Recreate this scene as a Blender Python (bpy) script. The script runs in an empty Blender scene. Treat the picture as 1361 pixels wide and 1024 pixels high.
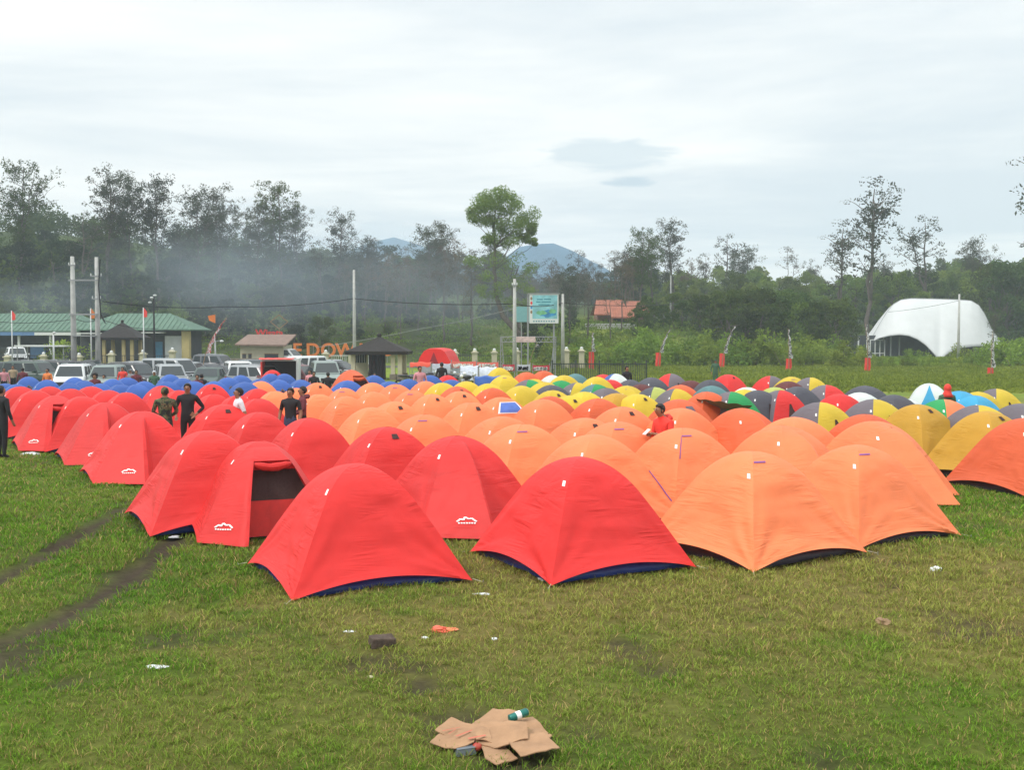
import bpy, bmesh, math, random
import numpy as np
from mathutils import Vector, Matrix, noise
random.seed(7); np.random.seed(7)
R = math.radians
scene = bpy.context.scene
COL = scene.collection
F = 1400.0; CX, CY = 680.5, 512.0; CAMH = 2.8
PITCH = math.atan(62/F)
_cp, _sp = math.cos(PITCH), math.sin(PITCH)
def ray(px, py):
    a = (px-CX)/F; b = -(py-CY)/F
    return Vector((a, _cp + b*_sp, -_sp + b*_cp))
def ath(px, py, h=0.0):            # world point on the pixel's ray at height h
    d = ray(px, py); t = (h-CAMH)/d.z
    return Vector((d.x*t, d.y*t, h))
def aty(px, py, y):                # world point on the pixel's ray at depth y
    d = ray(px, py); t = y/d.y
    return Vector((d.x*t, y, CAMH+d.z*t))
def smooth(t):
    t = max(0.0, min(1.0, t)); return t*t*(3-2*t)

# ---------------------------------------------------------------- materials
MATS = {}
def newmat(name):
    m = bpy.data.materials.new(name); m.use_nodes = True
    nt = m.node_tree; nt.nodes.clear()
    out = nt.nodes.new('ShaderNodeOutputMaterial')
    return m, nt, out
def node(nt, typ, **kw):
    n = nt.nodes.new(typ)
    for k, v in kw.items():
        if hasattr(n, k): setattr(n, k, v)
        else: n.inputs[k.replace('_', ' ')].default_value = v
    return n
def hexc(r, g, b):
    return (r, g, b, 1)
def basic(name, col, rough=0.6, var=0.15, scale=6.0, metal=0.0, bump=0.0, spec=0.4, rnd=0.0, coord='Object'):
    if name in MATS: return MATS[name]
    m, nt, out = newmat(name)
    p = node(nt, 'ShaderNodeBsdfPrincipled', Roughness=rough, Metallic=metal)
    p.inputs['Specular IOR Level'].default_value = spec
    tc = node(nt, 'ShaderNodeTexCoord')
    nz = node(nt, 'ShaderNodeTexNoise', Scale=scale, Detail=6.0, Roughness=0.65)
    nt.links.new(tc.outputs[coord], nz.inputs['Vector'])
    mr = node(nt, 'ShaderNodeMapRange'); mr.inputs[1].default_value = .3; mr.inputs[2].default_value = .7
    mr.inputs[3].default_value = 1-var; mr.inputs[4].default_value = 1+var
    nt.links.new(nz.outputs['Fac'], mr.inputs[0])
    last = mr.outputs[0]
    if rnd:
        oi = node(nt, 'ShaderNodeObjectInfo')
        m2 = node(nt, 'ShaderNodeMapRange'); m2.inputs[3].default_value = 1-rnd; m2.inputs[4].default_value = 1+rnd
        nt.links.new(oi.outputs['Random'], m2.inputs[0])
        mm = node(nt, 'ShaderNodeMath', operation='MULTIPLY')
        nt.links.new(last, mm.inputs[0]); nt.links.new(m2.outputs[0], mm.inputs[1]); last = mm.outputs[0]
    vm = node(nt, 'ShaderNodeVectorMath', operation='SCALE'); vm.inputs[0].default_value = col[:3]
    nt.links.new(last, vm.inputs['Scale'])
    nt.links.new(vm.outputs[0], p.inputs['Base Color'])
    if bump:
        b = node(nt, 'ShaderNodeBump', Strength=bump, Distance=0.02)
        nt.links.new(nz.outputs['Fac'], b.inputs['Height']); nt.links.new(b.outputs[0], p.inputs['Normal'])
    nt.links.new(p.outputs[0], out.inputs['Surface'])
    MATS[name] = m; return m

TENTC = {  # linear base colours of tent cloth
 'R': (.76, .032, .029), 'O': (.97, .250, .094), 'D': (.74, .13, .042), 'Y': (.70, .50, .035), 'M': (.60, .33, .030),
 'B': (.045, .125, .42), 'G': (.17, .145, .165), 'K': (.085, .085, .105), 'E': (.02, .32, .09), 'T': (.10, .22, .23),
 'W': (.70, .76, .72), 'C': (.05, .36, .60), 'L': (.45, .50, .12), 'N': (.14, .03, .03), 'S': (.90, .12, .07)}
def cloth(code):
    key = 'tent_cloth_'+code
    if key in MATS: return MATS[key]
    col = TENTC[code]
    m, nt, out = newmat(key)
    p = node(nt, 'ShaderNodeBsdfPrincipled', Roughness=0.52)
    p.inputs['Specular IOR Level'].default_value = .28
    p.inputs['Sheen Weight'].default_value = .03
    tr = node(nt, 'ShaderNodeBsdfTranslucent')
    mix = node(nt, 'ShaderNodeMixShader'); mix.inputs[0].default_value = .17
    uv = node(nt, 'ShaderNodeUVMap')
    tc = node(nt, 'ShaderNodeTexCoord'); oi = node(nt, 'ShaderNodeObjectInfo')
    add = node(nt, 'ShaderNodeVectorMath', operation='ADD')
    nt.links.new(tc.outputs['Object'], add.inputs[0])
    rs = node(nt, 'ShaderNodeMath', operation='MULTIPLY'); rs.inputs[1].default_value = 57.0
    nt.links.new(oi.outputs['Random'], rs.inputs[0]); nt.links.new(rs.outputs[0], add.inputs[1])
    # broad dirt / fading
    nz = node(nt, 'ShaderNodeTexNoise', Scale=1.7, Detail=5.0, Roughness=.6)
    nt.links.new(add.outputs[0], nz.inputs['Vector'])
    mr = node(nt, 'ShaderNodeMapRange'); mr.inputs[1].default_value = .3; mr.inputs[2].default_value = .72
    mr.inputs[3].default_value = 1.06; mr.inputs[4].default_value = .90
    nt.links.new(nz.outputs['Fac'], mr.inputs[0])
    m2 = node(nt, 'ShaderNodeMapRange'); m2.inputs[3].default_value = .90; m2.inputs[4].default_value = 1.08
    nt.links.new(oi.outputs['Random'], m2.inputs[0])
    mm = node(nt, 'ShaderNodeMath', operation='MULTIPLY')
    nt.links.new(mr.outputs[0], mm.inputs[0]); nt.links.new(m2.outputs[0], mm.inputs[1])
    vm = node(nt, 'ShaderNodeVectorMath', operation='SCALE'); vm.inputs[0].default_value = col
    nt.links.new(mm.outputs[0], vm.inputs['Scale'])
    nt.links.new(vm.outputs[0], p.inputs['Base Color']); nt.links.new(vm.outputs[0], tr.inputs['Color'])
    # creases: stretched noise
    ad2 = node(nt, 'ShaderNodeVectorMath', operation='ADD'); nt.links.new(uv.outputs[0], ad2.inputs[0]); nt.links.new(rs.outputs[0], ad2.inputs[1])
    mp = node(nt, 'ShaderNodeMapping'); mp.inputs['Scale'].default_value = (1.5, 11.0, 1.0); mp.inputs['Rotation'].default_value = (0, 0, .12)
    nt.links.new(ad2.outputs[0], mp.inputs['Vector'])
    n2a = node(nt, 'ShaderNodeTexNoise', Scale=1.0, Detail=3.0, Roughness=.55, Distortion=.7)
    nt.links.new(mp.outputs[0], n2a.inputs['Vector'])
    rg = node(nt, 'ShaderNodeMath', operation='SUBTRACT'); rg.inputs[1].default_value = .5; nt.links.new(n2a.outputs['Fac'], rg.inputs[0])
    rg2 = node(nt, 'ShaderNodeMath', operation='ABSOLUTE'); nt.links.new(rg.outputs[0], rg2.inputs[0])
    mk = node(nt, 'ShaderNodeTexNoise', Scale=2.2, Detail=1.0); nt.links.new(add.outputs[0], mk.inputs['Vector'])
    mkr = node(nt, 'ShaderNodeMapRange'); mkr.inputs[1].default_value = .42; mkr.inputs[2].default_value = .68; mkr.inputs[3].default_value = .15; mkr.inputs[4].default_value = 3.6
    nt.links.new(mk.outputs['Fac'], mkr.inputs[0])
    n2 = node(nt, 'ShaderNodeMath', operation='MULTIPLY'); nt.links.new(rg2.outputs[0], n2.inputs[0]); nt.links.new(mkr.outputs[0], n2.inputs[1])
    wv = node(nt, 'ShaderNodeTexNoise', Scale=3.0, Detail=2.0, Roughness=.5)
    nt.links.new(add.outputs[0], wv.inputs['Vector'])
    # seam beside the pole: uv.x near 0 or 1
    sx = node(nt, 'ShaderNodeSeparateXYZ'); nt.links.new(uv.outputs[0], sx.inputs[0])
    pp = node(nt, 'ShaderNodeMath', operation='PINGPONG'); pp.inputs[1].default_value = .5
    nt.links.new(sx.outputs[0], pp.inputs[0])
    sm = node(nt, 'ShaderNodeMapRange'); sm.inputs[1].default_value = 0; sm.inputs[2].default_value = .022
    sm.inputs[3].default_value = .0; sm.inputs[4].default_value = 0
    nt.links.new(pp.outputs[0], sm.inputs[0])
    a1 = node(nt, 'ShaderNodeMath', operation='ADD'); nt.links.new(n2.outputs[0], a1.inputs[0]); nt.links.new(sm.outputs[0], a1.inputs[1])
    a2 = node(nt, 'ShaderNodeMath', operation='ADD'); nt.links.new(a1.outputs[0], a2.inputs[0]); nt.links.new(wv.outputs['Fac'], a2.inputs[1])
    b = node(nt, 'ShaderNodeBump', Strength=.8, Distance=.020)
    nt.links.new(a2.outputs[0], b.inputs['Height'])
    nt.links.new(b.outputs[0], p.inputs['Normal'])
    nt.links.new(p.outputs[0], mix.inputs[1]); nt.links.new(tr.outputs[0], mix.inputs[2])
    nt.links.new(mix.outputs[0], out.inputs['Surface'])
    MATS[key] = m; return m

def leafmat(name, c1, c2, trans=.3):
    if name in MATS: return MATS[name]
    m, nt, out = newmat(name)
    p = node(nt, 'ShaderNodeBsdfDiffuse', Roughness=.6); tr = node(nt, 'ShaderNodeBsdfTranslucent')
    mix = node(nt, 'ShaderNodeMixShader'); mix.inputs[0].default_value = trans
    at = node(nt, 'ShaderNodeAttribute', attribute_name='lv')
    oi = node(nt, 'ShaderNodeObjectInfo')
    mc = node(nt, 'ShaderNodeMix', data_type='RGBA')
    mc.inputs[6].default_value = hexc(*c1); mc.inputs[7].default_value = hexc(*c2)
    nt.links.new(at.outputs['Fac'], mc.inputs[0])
    m2 = node(nt, 'ShaderNodeMapRange'); m2.inputs[3].default_value = .72; m2.inputs[4].default_value = 1.28
    nt.links.new(oi.outputs['Random'], m2.inputs[0])
    hs = node(nt, 'ShaderNodeHueSaturation')
    m3 = node(nt, 'ShaderNodeMath', operation='MULTIPLY'); m3.inputs[1].default_value = 7.31
    nt.links.new(oi.outputs['Random'], m3.inputs[0])
    m4 = node(nt, 'ShaderNodeMath', operation='FRACT'); nt.links.new(m3.outputs[0], m4.inputs[0])
    m5 = node(nt, 'ShaderNodeMapRange'); m5.inputs[3].default_value = .475; m5.inputs[4].default_value = .515
    nt.links.new(m4.outputs[0], m5.inputs[0]); nt.links.new(m5.outputs[0], hs.inputs['Hue'])
    nt.links.new(m2.outputs[0], hs.inputs['Value']); nt.links.new(mc.outputs[2], hs.inputs['Color'])
    nt.links.new(hs.outputs[0], p.inputs['Color']); nt.links.new(hs.outputs[0], tr.inputs['Color'])
    nt.links.new(p.outputs[0], mix.inputs[1]); nt.links.new(tr.outputs[0], mix.inputs[2])
    nt.links.new(mix.outputs[0], out.inputs['Surface'])
    MATS[name] = m; return m

# ---------------------------------------------------------------- mesh builder
class MB:
    def __init__(s): s.v = []; s.f = []; s.m = []; s.mats = []
    def mi(s, mat):
        if mat is None: return 0
        if mat not in s.mats: s.mats.append(mat)
        return s.mats.index(mat)
    def poly(s, pts, mat=None):
        b = len(s.v); s.v += [tuple(p) for p in pts]; s.f.append(tuple(range(b, b+len(pts)))); s.m.append(s.mi(mat))
    def raw(s, vs, fs, mat=None):
        b = len(s.v); s.v += [tuple(p) for p in vs]; k = s.mi(mat)
        for f in fs: s.f.append(tuple(b+i for i in f)); s.m.append(k)
    def box(s, c, d, rz=0, mat=None, taper=1.0):
        cx, cy, cz = c; hx, hy, hz = d[0]/2, d[1]/2, d[2]/2
        vs = []
        for z, k in ((-hz, 1), (hz, taper)):
            for x, y in ((-hx, -hy), (hx, -hy), (hx, hy), (-hx, hy)):
                x *= k; y *= k
                vs.append((cx+x*math.cos(rz)-y*math.sin(rz), cy+x*math.sin(rz)+y*math.cos(rz), cz+z))
        s.raw(vs, [(3,2,1,0),(4,5,6,7),(0,1,5,4),(1,2,6,5),(2,3,7,6),(3,0,4,7)], mat)
    def tube(s, pts, rad, n=8, mat=None, cap=True):
        pts = [Vector(p) for p in pts]
        if not hasattr(rad, '__len__'): rad = [rad]*len(pts)
        vs = []; fs = []; up = Vector((0, 0, 1)); prev = None
        for i, p in enumerate(pts):
            t = (pts[min(i+1, len(pts)-1)]-pts[max(i-1, 0)]).normalized()
            a = prev if prev is not None else (Vector((1, 0, 0)) if abs(t.z) > .9 else up)
            a = (a - t*a.dot(t))
            if a.length < 1e-5: a = Vector((0, 1, 0)) - t*t.y
            a.normalize(); b = t.cross(a); prev = a
            for k in range(n):
                w = 2*math.pi*k/n
                vs.append(p + (a*math.cos(w)+b*math.sin(w))*rad[i])
        for i in range(len(pts)-1):
            for k in range(n):
                fs.append((i*n+k, i*n+(k+1)%n, (i+1)*n+(k+1)%n, (i+1)*n+k))
        if cap: fs.append(tuple(range(n-1, -1, -1))); fs.append(tuple(range((len(pts)-1)*n, len(pts)*n)))
        s.raw(vs, fs, mat)
    def cyl(s, p0, p1, r0, r1=None, n=16, mat=None):
        s.tube([p0, p1], [r0, r0 if r1 is None else r1], n, mat)
    def ball(s, c, r, nu=10, nv=7, mat=None, sc=(1,1,1), jit=0.0):
        vs = [(c[0], c[1], c[2]+r*sc[2])]
        for j in range(1, nv):
            a = math.pi*j/nv
            for i in range(nu):
                b = 2*math.pi*i/nu; q = r*(1+random.uniform(-jit, jit))
                vs.append((c[0]+q*sc[0]*math.sin(a)*math.cos(b), c[1]+q*sc[1]*math.sin(a)*math.sin(b), c[2]+q*sc[2]*math.cos(a)))
        vs.append((c[0], c[1], c[2]-r*sc[2])); fs = []
        for i in range(nu): fs.append((0, 1+i, 1+(i+1) % nu))
        for j in range(nv-2):
            for i in range(nu):
                a = 1+j*nu+i; b = 1+j*nu+(i+1) % nu; fs.append((a, a+nu, b+nu, b))
        L = len(vs)-1; o = 1+(nv-2)*nu
        for i in range(nu): fs.append((L, o+(i+1) % nu, o+i))
        s.raw(vs, fs, mat)
    def build(s, name, mat=None, parent=None, sm=False, loc=None, bevel=0):
        me = bpy.data.meshes.new(name); me.from_pydata(s.v, [], s.f)
        mats = s.mats if s.mats else [mat]
        for m in mats: me.materials.append(m)
        if len(mats) > 1: me.polygons.foreach_set('material_index', s.m)
        if sm: me.polygons.foreach_set('use_smooth', [True]*len(me.polygons))
        me.update()
        o = bpy.data.objects.new(name, me); COL.objects.link(o)
        if parent is not None: o.parent = parent
        if loc is not None: o.location = loc
        if bevel:
            b = o.modifiers.new('b', 'BEVEL'); b.width = bevel; b.segments = 2; b.limit_method = 'ANGLE'
        return o
def tag(o, label=None, cat=None, group=None, kind=None):
    if label: o['label'] = label
    if cat: o['category'] = cat
    if group: o['group'] = group
    if kind: o['kind'] = kind
    return o
def empty(name, loc=(0, 0, 0), rz=0, label=None, cat=None, group=None):
    o = bpy.data.objects.new(name, None); COL.objects.link(o); o.location = loc; o.rotation_euler = (0, 0, rz)
    o.empty_display_size = .2
    return tag(o, label, cat, group)
def copy_tree(o, parent=None):
    c = o.copy(); COL.objects.link(c); c.parent = parent
    for ch in [x for x in KIDS.get(o.name, [])]: copy_tree(ch, c)
    return c
KIDS = {}
def index_kids(root):
    KIDS[root.name] = [x for x in COL.objects if x.parent == root]
    for c in KIDS[root.name]: index_kids(c)
def place(proto, used, loc, rz, label, cat=None, group=None, sc=None):
    if used.get(proto.name): o = copy_tree(proto)
    else: o = proto; used[proto.name] = True
    o.location = loc; o.rotation_euler = (0, 0, rz)
    if sc is not None: o.scale = sc if hasattr(sc, '__len__') else (sc, sc, sc)
    return tag(o, label, cat, group)
USED = {}

# ---------------------------------------------------------------- numpy noise
_tab = np.random.RandomState(3).rand(512, 512)
def vn(x, y, sc, seed=0):
    x = np.asarray(x, float)*sc+seed*17.3+1000; y = np.asarray(y, float)*sc+seed*31.7+1000
    xi = np.floor(x).astype(int); yi = np.floor(y).astype(int); fx = x-xi; fy = y-yi
    fx = fx*fx*(3-2*fx); fy = fy*fy*(3-2*fy)
    g = lambda a, b: _tab[a % 512, b % 512]
    return (g(xi, yi)*(1-fx)+g(xi+1, yi)*fx)*(1-fy)+(g(xi, yi+1)*(1-fx)+g(xi+1, yi+1)*fx)*fy
def fbm(x, y, sc, seed=0, o=4):
    s = 0; a = .5; n = 0
    for k in range(o): s = s+a*vn(x, y, sc*2**k, seed+k); n += a; a *= .55
    return s/n
def sstep(a, b, x):
    t = np.clip((x-a)/(b-a), 0, 1); return t*t*(3-2*t)

# terrain
def terr(x, y):
    x = np.asarray(x, float); y = np.asarray(y, float)
    st = 113+45*sstep(22, 34, x)
    rise = 4.4*sstep(0, 30, y-st) + .050*np.clip(y-st-35, 0, 240)
    rise = rise + 17*np.exp(-((x+112)**2/(2*58**2)+(y-225)**2/(2*45**2)))
    rise = rise*(1-.6*sstep(420, 700, y)) - .45*sstep(45.5, 50, y)*(1-sstep(86, 93, y))*(1-sstep(-13, -9, x))
    rise = rise + 1.2*(fbm(x, y, .03, 5, 3)-.5)*sstep(120, 160, y)
    near = (1-sstep(25, 45, y))
    rise = rise + near*(.10*(fbm(x, y, .45, 9, 3)-.5)+.035*(vn(x, y, 2.6, 4)-.5))
    return rise
def tz(x, y): return float(terr(x, y))

TRK = [[(165, 675), (110, 706), (60, 735), (0, 768), (-60, 800)], [(240, 700), (195, 748), (150, 782), (60, 832), (0, 858), (-60, 885)]]
TRK = [[ath(*p) for p in t] for t in TRK]
def seg_dist(x, y, t):
    d = np.full(x.shape, 1e9)
    for a, b in zip(t[:-1], t[1:]):
        ax, ay, bx, by = a.x, a.y, b.x, b.y
        L = (bx-ax)**2+(by-ay)**2
        u = np.clip(((x-ax)*(bx-ax)+(y-ay)*(by-ay))/L, 0, 1)
        d = np.minimum(d, np.hypot(x-ax-u*(bx-ax), y-ay-u*(by-ay)))
    return d
SPOTS = [(ath(15, 870), .55), (ath(805, 858), .16), (ath(770, 975), .22), (ath(560, 905), .18), (ath(620, 960), .3), (ath(960, 635), .2), (ath(705, 1005), .35), (ath(95, 910), .2)]
def mudF(x, y):
    w = .5*(fbm(x, y, 1.7, 21, 3)-.5)
    m = np.zeros(np.shape(x))
    for t, wd in zip(TRK, (.15, .22)):
        m = np.maximum(m, 1-sstep(wd*.5, wd*1.7, seg_dist(x, y, t)+w*.5))
    for c, r in SPOTS:
        m = np.maximum(m, .8*(1-sstep(r*.4, r*1.4, np.hypot(x-c.x, (y-c.y)*.7)+w)))
    m = np.maximum(m, .6*sstep(.66, .78, fbm(x, y, .9, 40, 4)))
    return np.clip(m, 0, 1)
def grassC(x, y):
    x = np.asarray(x, float); y = np.asarray(y, float)
    n1 = fbm(x, y, .55, 11, 4); n2 = fbm(x, y, 2.3, 14, 3); n3 = fbm(x, y, .16, 17, 3)
    band = np.exp(-((y-11.2)/2.6)**2)*sstep(-3, .5, x)
    dry = np.clip(sstep(.38, .68, .55*n1+.45*n2+.22*band)*.85+.32*band, 0, 1)
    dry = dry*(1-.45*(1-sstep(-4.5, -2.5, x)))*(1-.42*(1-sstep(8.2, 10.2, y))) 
    g1 = np.stack([.108+.045*n3, .175+.045*n3, .025+0*n3], -1)
    g2 = np.stack([.27+0*n1, .225+0*n1, .068+0*n1], -1)
    farg = np.stack([.12+.09*n1, .19+.07*n1, .03+0*n1], -1)
    c = g1*(1-dry[..., None])+g2*dry[..., None]
    f = sstep(45, 70, y)[..., None]
    c = c*(1-f)+farg*f
    # leaf litter and weeds under the woods
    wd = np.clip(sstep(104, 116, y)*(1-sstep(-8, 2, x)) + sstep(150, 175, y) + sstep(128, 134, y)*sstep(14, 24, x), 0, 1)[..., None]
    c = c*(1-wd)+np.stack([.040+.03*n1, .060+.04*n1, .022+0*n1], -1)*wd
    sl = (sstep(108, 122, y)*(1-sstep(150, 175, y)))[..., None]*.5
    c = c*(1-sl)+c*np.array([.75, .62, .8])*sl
    return c
# ---------------------------------------------------------------- ground
def sinhspace(a, b, n, k):
    t = np.linspace(math.asinh(a/k), math.asinh(b/k), n); return k*np.sinh(t)
gx = sinhspace(-648, 648, 420, 9.0)
gy = np.concatenate([np.linspace(-60, 4, 30, endpoint=False), np.linspace(4, 16, 190, endpoint=False), np.linspace(16, 30, 100, endpoint=False), np.linspace(30, 110, 90, endpoint=False), np.linspace(110, 420, 150, endpoint=False), np.linspace(420, 1318, 50)])
X, Y = np.meshgrid(gx, gy)
Z = terr(X, Y)
mud = mudF(X, Y)*(1-sstep(30, 50, Y))
Z = Z - .05*mud*(Y < 40)
nx, ny = len(gx), len(gy)
vs = np.stack([X, Y, Z], -1).reshape(-1, 3)
idx = np.arange(nx*ny).reshape(ny, nx)
fc = np.stack([idx[:-1, :-1], idx[:-1, 1:], idx[1:, 1:], idx[1:, :-1]], -1).reshape(-1, 4)
def npmesh(name, vs, fc, mat, smooth_=False):
    me = bpy.data.meshes.new(name)
    me.vertices.add(len(vs)); me.vertices.foreach_set('co', np.asarray(vs, np.float32).ravel())
    k = fc.shape[1]
    me.loops.add(len(fc)*k); me.loops.foreach_set('vertex_index', fc.astype(np.int32).ravel())
    me.polygons.add(len(fc)); me.polygons.foreach_set('loop_start', np.arange(0, len(fc)*k, k, dtype=np.int32))
    me.polygons.foreach_set('loop_total', np.full(len(fc), k, np.int32))
    me.polygons.foreach_set('use_smooth', np.full(len(fc), smooth_))
    me.materials.append(mat); me.update(calc_edges=True)
    o = bpy.data.objects.new(name, me); COL.objects.link(o); return o
def setcol(me, name, c):
    a = me.color_attributes.new(name, 'FLOAT_COLOR', 'POINT')
    c4 = np.concatenate([c.reshape(-1, 3), np.ones((c.reshape(-1, 3).shape[0], 1))], 1).astype(np.float32)
    a.data.foreach_set('color', c4.ravel())
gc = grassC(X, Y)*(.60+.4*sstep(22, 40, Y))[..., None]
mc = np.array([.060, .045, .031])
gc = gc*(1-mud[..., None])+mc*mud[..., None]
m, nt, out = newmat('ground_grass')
p = node(nt, 'ShaderNodeBsdfPrincipled', Roughness=.95); p.inputs['Specular IOR Level'].default_value = .1
at = node(nt, 'ShaderNodeAttribute', attribute_name='gcol')
tc = node(nt, 'ShaderNodeTexCoord')
n1 = node(nt, 'ShaderNodeTexNoise', Scale=9.0, Detail=8.0, Roughness=.75); nt.links.new(tc.outputs['Object'], n1.inputs['Vector'])
n2 = node(nt, 'ShaderNodeTexNoise', Scale=.35, Detail=6.0, Roughness=.6); nt.links.new(tc.outputs['Object'], n2.inputs['Vector'])
r1 = node(nt, 'ShaderNodeMapRange'); r1.inputs[1].default_value = .3; r1.inputs[2].default_value = .7; r1.inputs[3].default_value = .62; r1.inputs[4].default_value = 1.35
r2 = node(nt, 'ShaderNodeMapRange'); r2.inputs[1].default_value = .3; r2.inputs[2].default_value = .7; r2.inputs[3].default_value = .78; r2.inputs[4].default_value = 1.2
nt.links.new(n1.outputs['Fac'], r1.inputs[0]); nt.links.new(n2.outputs['Fac'], r2.inputs[0])
mm = node(nt, 'ShaderNodeMath', operation='MULTIPLY'); nt.links.new(r1.outputs[0], mm.inputs[0]); nt.links.new(r2.outputs[0], mm.inputs[1])
vm = node(nt, 'ShaderNodeVectorMath', operation='SCALE'); nt.links.new(at.outputs['Color'], vm.inputs[0]); nt.links.new(mm.outputs[0], vm.inputs['Scale'])
nt.links.new(vm.outputs[0], p.inputs['Base Color'])
b = node(nt, 'ShaderNodeBump', Strength=.8, Distance=.05); nt.links.new(n1.outputs['Fac'], b.inputs['Height']); nt.links.new(b.outputs[0], p.inputs['Normal'])
nt.links.new(p.outputs[0], out.inputs['Surface'])
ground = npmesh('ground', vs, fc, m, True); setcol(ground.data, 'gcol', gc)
tag(ground, 'grassy field with muddy patches', kind='structure')

# ---------------------------------------------------------------- grass blades
def make_grass(NT, per):
    rs = np.random.RandomState(11)
    y = 5.6*np.exp(rs.rand(NT)*math.log(40/5.6))
    x = (rs.rand(NT)*2-1)*(y*.53+1.6)
    md = mudF(x, y)
    keep = (rs.rand(NT) > md*1.05)
    keep &= vn(x, y, 5.0, 60) > .22*rs.rand(NT)
    x, y = x[keep], y[keep]
    n = len(x); sz = np.clip(y/8.5, .85, 4.0)
    tall = .65+.8*fbm(x, y, 1.3, 77, 3)
    x = np.repeat(x, per); y = np.repeat(y, per); sz = np.repeat(sz, per); tall = np.repeat(tall, per)
    N = len(x)
    a = rs.rand(N)*2*np.pi; rr = rs.rand(N)**.6*.05*sz
    x = x+np.cos(a)*rr; y = y+np.sin(a)*rr
    z = terr(x, y)-.004
    h = (.016+.032*rs.rand(N))*tall*np.clip(sz, .9, 1.6)
    lean = (.3+1.5*rs.rand(N))*h
    la = a+rs.randn(N)*.8
    w = (.0019+.0022*rs.rand(N))*sz
    wx, wy = -np.sin(la+rs.randn(N)*.5)*w, np.cos(la+rs.randn(N)*.5)*w
    lx, ly = np.cos(la)*lean, np.sin(la)*lean
    V = np.empty((N, 5, 3))
    V[:, 0] = np.stack([x-wx, y-wy, z], -1); V[:, 1] = np.stack([x+wx, y+wy, z], -1)
    V[:, 2] = np.stack([x+wx*.8+lx*.38, y+wy*.8+ly*.38, z+h*.68], -1)
    V[:, 3] = np.stack([x-wx*.8+lx*.38, y-wy*.8+ly*.38, z+h*.68], -1)
    V[:, 4] = np.stack([x+lx, y+ly, z+h*(.9+.2*rs.rand(N))], -1)
    b = np.arange(N)[:, None]*5
    tri = np.concatenate([b+np.array([[0, 1, 2]]), b+np.array([[0, 2, 3]]), b+np.array([[3, 2, 4]])], 1).reshape(-1, 3)
    c = grassC(x, y)
    k = (.60+1.0*rs.rand(N)**1.3)[:, None]
    dryb = (rs.rand(N) < .17)[:, None]
    c = np.where(dryb, np.array([[.36, .26, .11]])*k, c*k*np.array([[1.0, 1.30, .95]]))
    c = np.repeat(c, 5, 0)
    m, nt, out = newmat('grass_blade')
    p = node(nt, 'ShaderNodeBsdfDiffuse'); tr = node(nt, 'ShaderNodeBsdfTranslucent')
    mix = node(nt, 'ShaderNodeMixShader'); mix.inputs[0].default_value = .35
    at = node(nt, 'ShaderNodeAttribute', attribute_name='gcol')
    nt.links.new(at.outputs['Color'], p.inputs['Color']); nt.links.new(at.outputs['Color'], tr.inputs['Color'])
    nt.links.new(p.outputs[0], mix.inputs[1]); nt.links.new(tr.outputs[0], mix.inputs[2]); nt.links.new(mix.outputs[0], out.inputs['Surface'])
    g = npmesh('grass', V.reshape(-1, 3), tri, m); setcol(g.data, 'gcol', c)
    tag(g, 'short trampled green and straw coloured grass', 'grass', kind='stuff')
make_grass(62000, 9)

# ---------------------------------------------------------------- camera, sun, sky
cam = bpy.data.cameras.new('camera'); co = bpy.data.objects.new('camera', cam); COL.objects.link(co)
co.location = (0, 0, CAMH); co.rotation_euler = (math.pi/2-PITCH, 0, 0)
cam.sensor_width = 36; cam.lens = F/1361*36; cam.clip_end = 6000; cam.clip_start = .05
scene.camera = co
SUN_EL, SUN_AZ = R(48), R(236)      # azimuth measured clockwise from +Y
sun = bpy.data.lights.new('sun', 'SUN'); so = bpy.data.objects.new('sun', sun); COL.objects.link(so)
sun.energy = 1.9; sun.angle = R(12); sun.color = (1, .95, .88)
sd = Vector((math.sin(SUN_AZ)*math.cos(SUN_EL), math.cos(SUN_AZ)*math.cos(SUN_EL), math.sin(SUN_EL)))
so.rotation_euler = (-sd).to_track_quat('-Z', 'Y').to_euler()
w = bpy.data.worlds.new('World'); scene.world = w; w.use_nodes = True
nt = w.node_tree; nt.nodes.clear()
wo = node(nt, 'ShaderNodeOutputWorld'); bg = node(nt, 'ShaderNodeBackground'); bg.inputs['Strength'].default_value = .1
sky = node(nt, 'ShaderNodeTexSky', sky_type='NISHITA', sun_disc=False)
sky.sun_elevation = SUN_EL; sky.sun_rotation = SUN_AZ; sky.air_density = 1.0; sky.dust_density = 2.0
tc = node(nt, 'ShaderNodeTexCoord'); sx = node(nt, 'ShaderNodeSeparateXYZ'); nt.links.new(tc.outputs['Generated'], sx.inputs[0])
def mth(op, a, b=None, c=None):
    n = node(nt, 'ShaderNodeMath', operation=op)
    for i, v in enumerate((a, b, c)):
        if v is None: continue
        if hasattr(v, 'links'): nt.links.new(v, n.inputs[i])
        else: n.inputs[i].default_value = v
    return n.outputs[0]
def mrg(v, a, b, c, d, sm=True):
    n = node(nt, 'ShaderNodeMapRange', interpolation_type='SMOOTHSTEP' if sm else 'LINEAR')
    nt.links.new(v, n.inputs[0])
    for i, q in enumerate((a, b, c, d)): n.inputs[i+1].default_value = q
    return n.outputs[0]
zc = mth('ADD', mth('MAXIMUM', sx.outputs[2], 0.0), .055)
cb = node(nt, 'ShaderNodeCombineXYZ')
nt.links.new(mth('DIVIDE', sx.outputs[0], zc), cb.inputs[0]); nt.links.new(mth('DIVIDE', sx.outputs[1], zc), cb.inputs[1])
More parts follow.
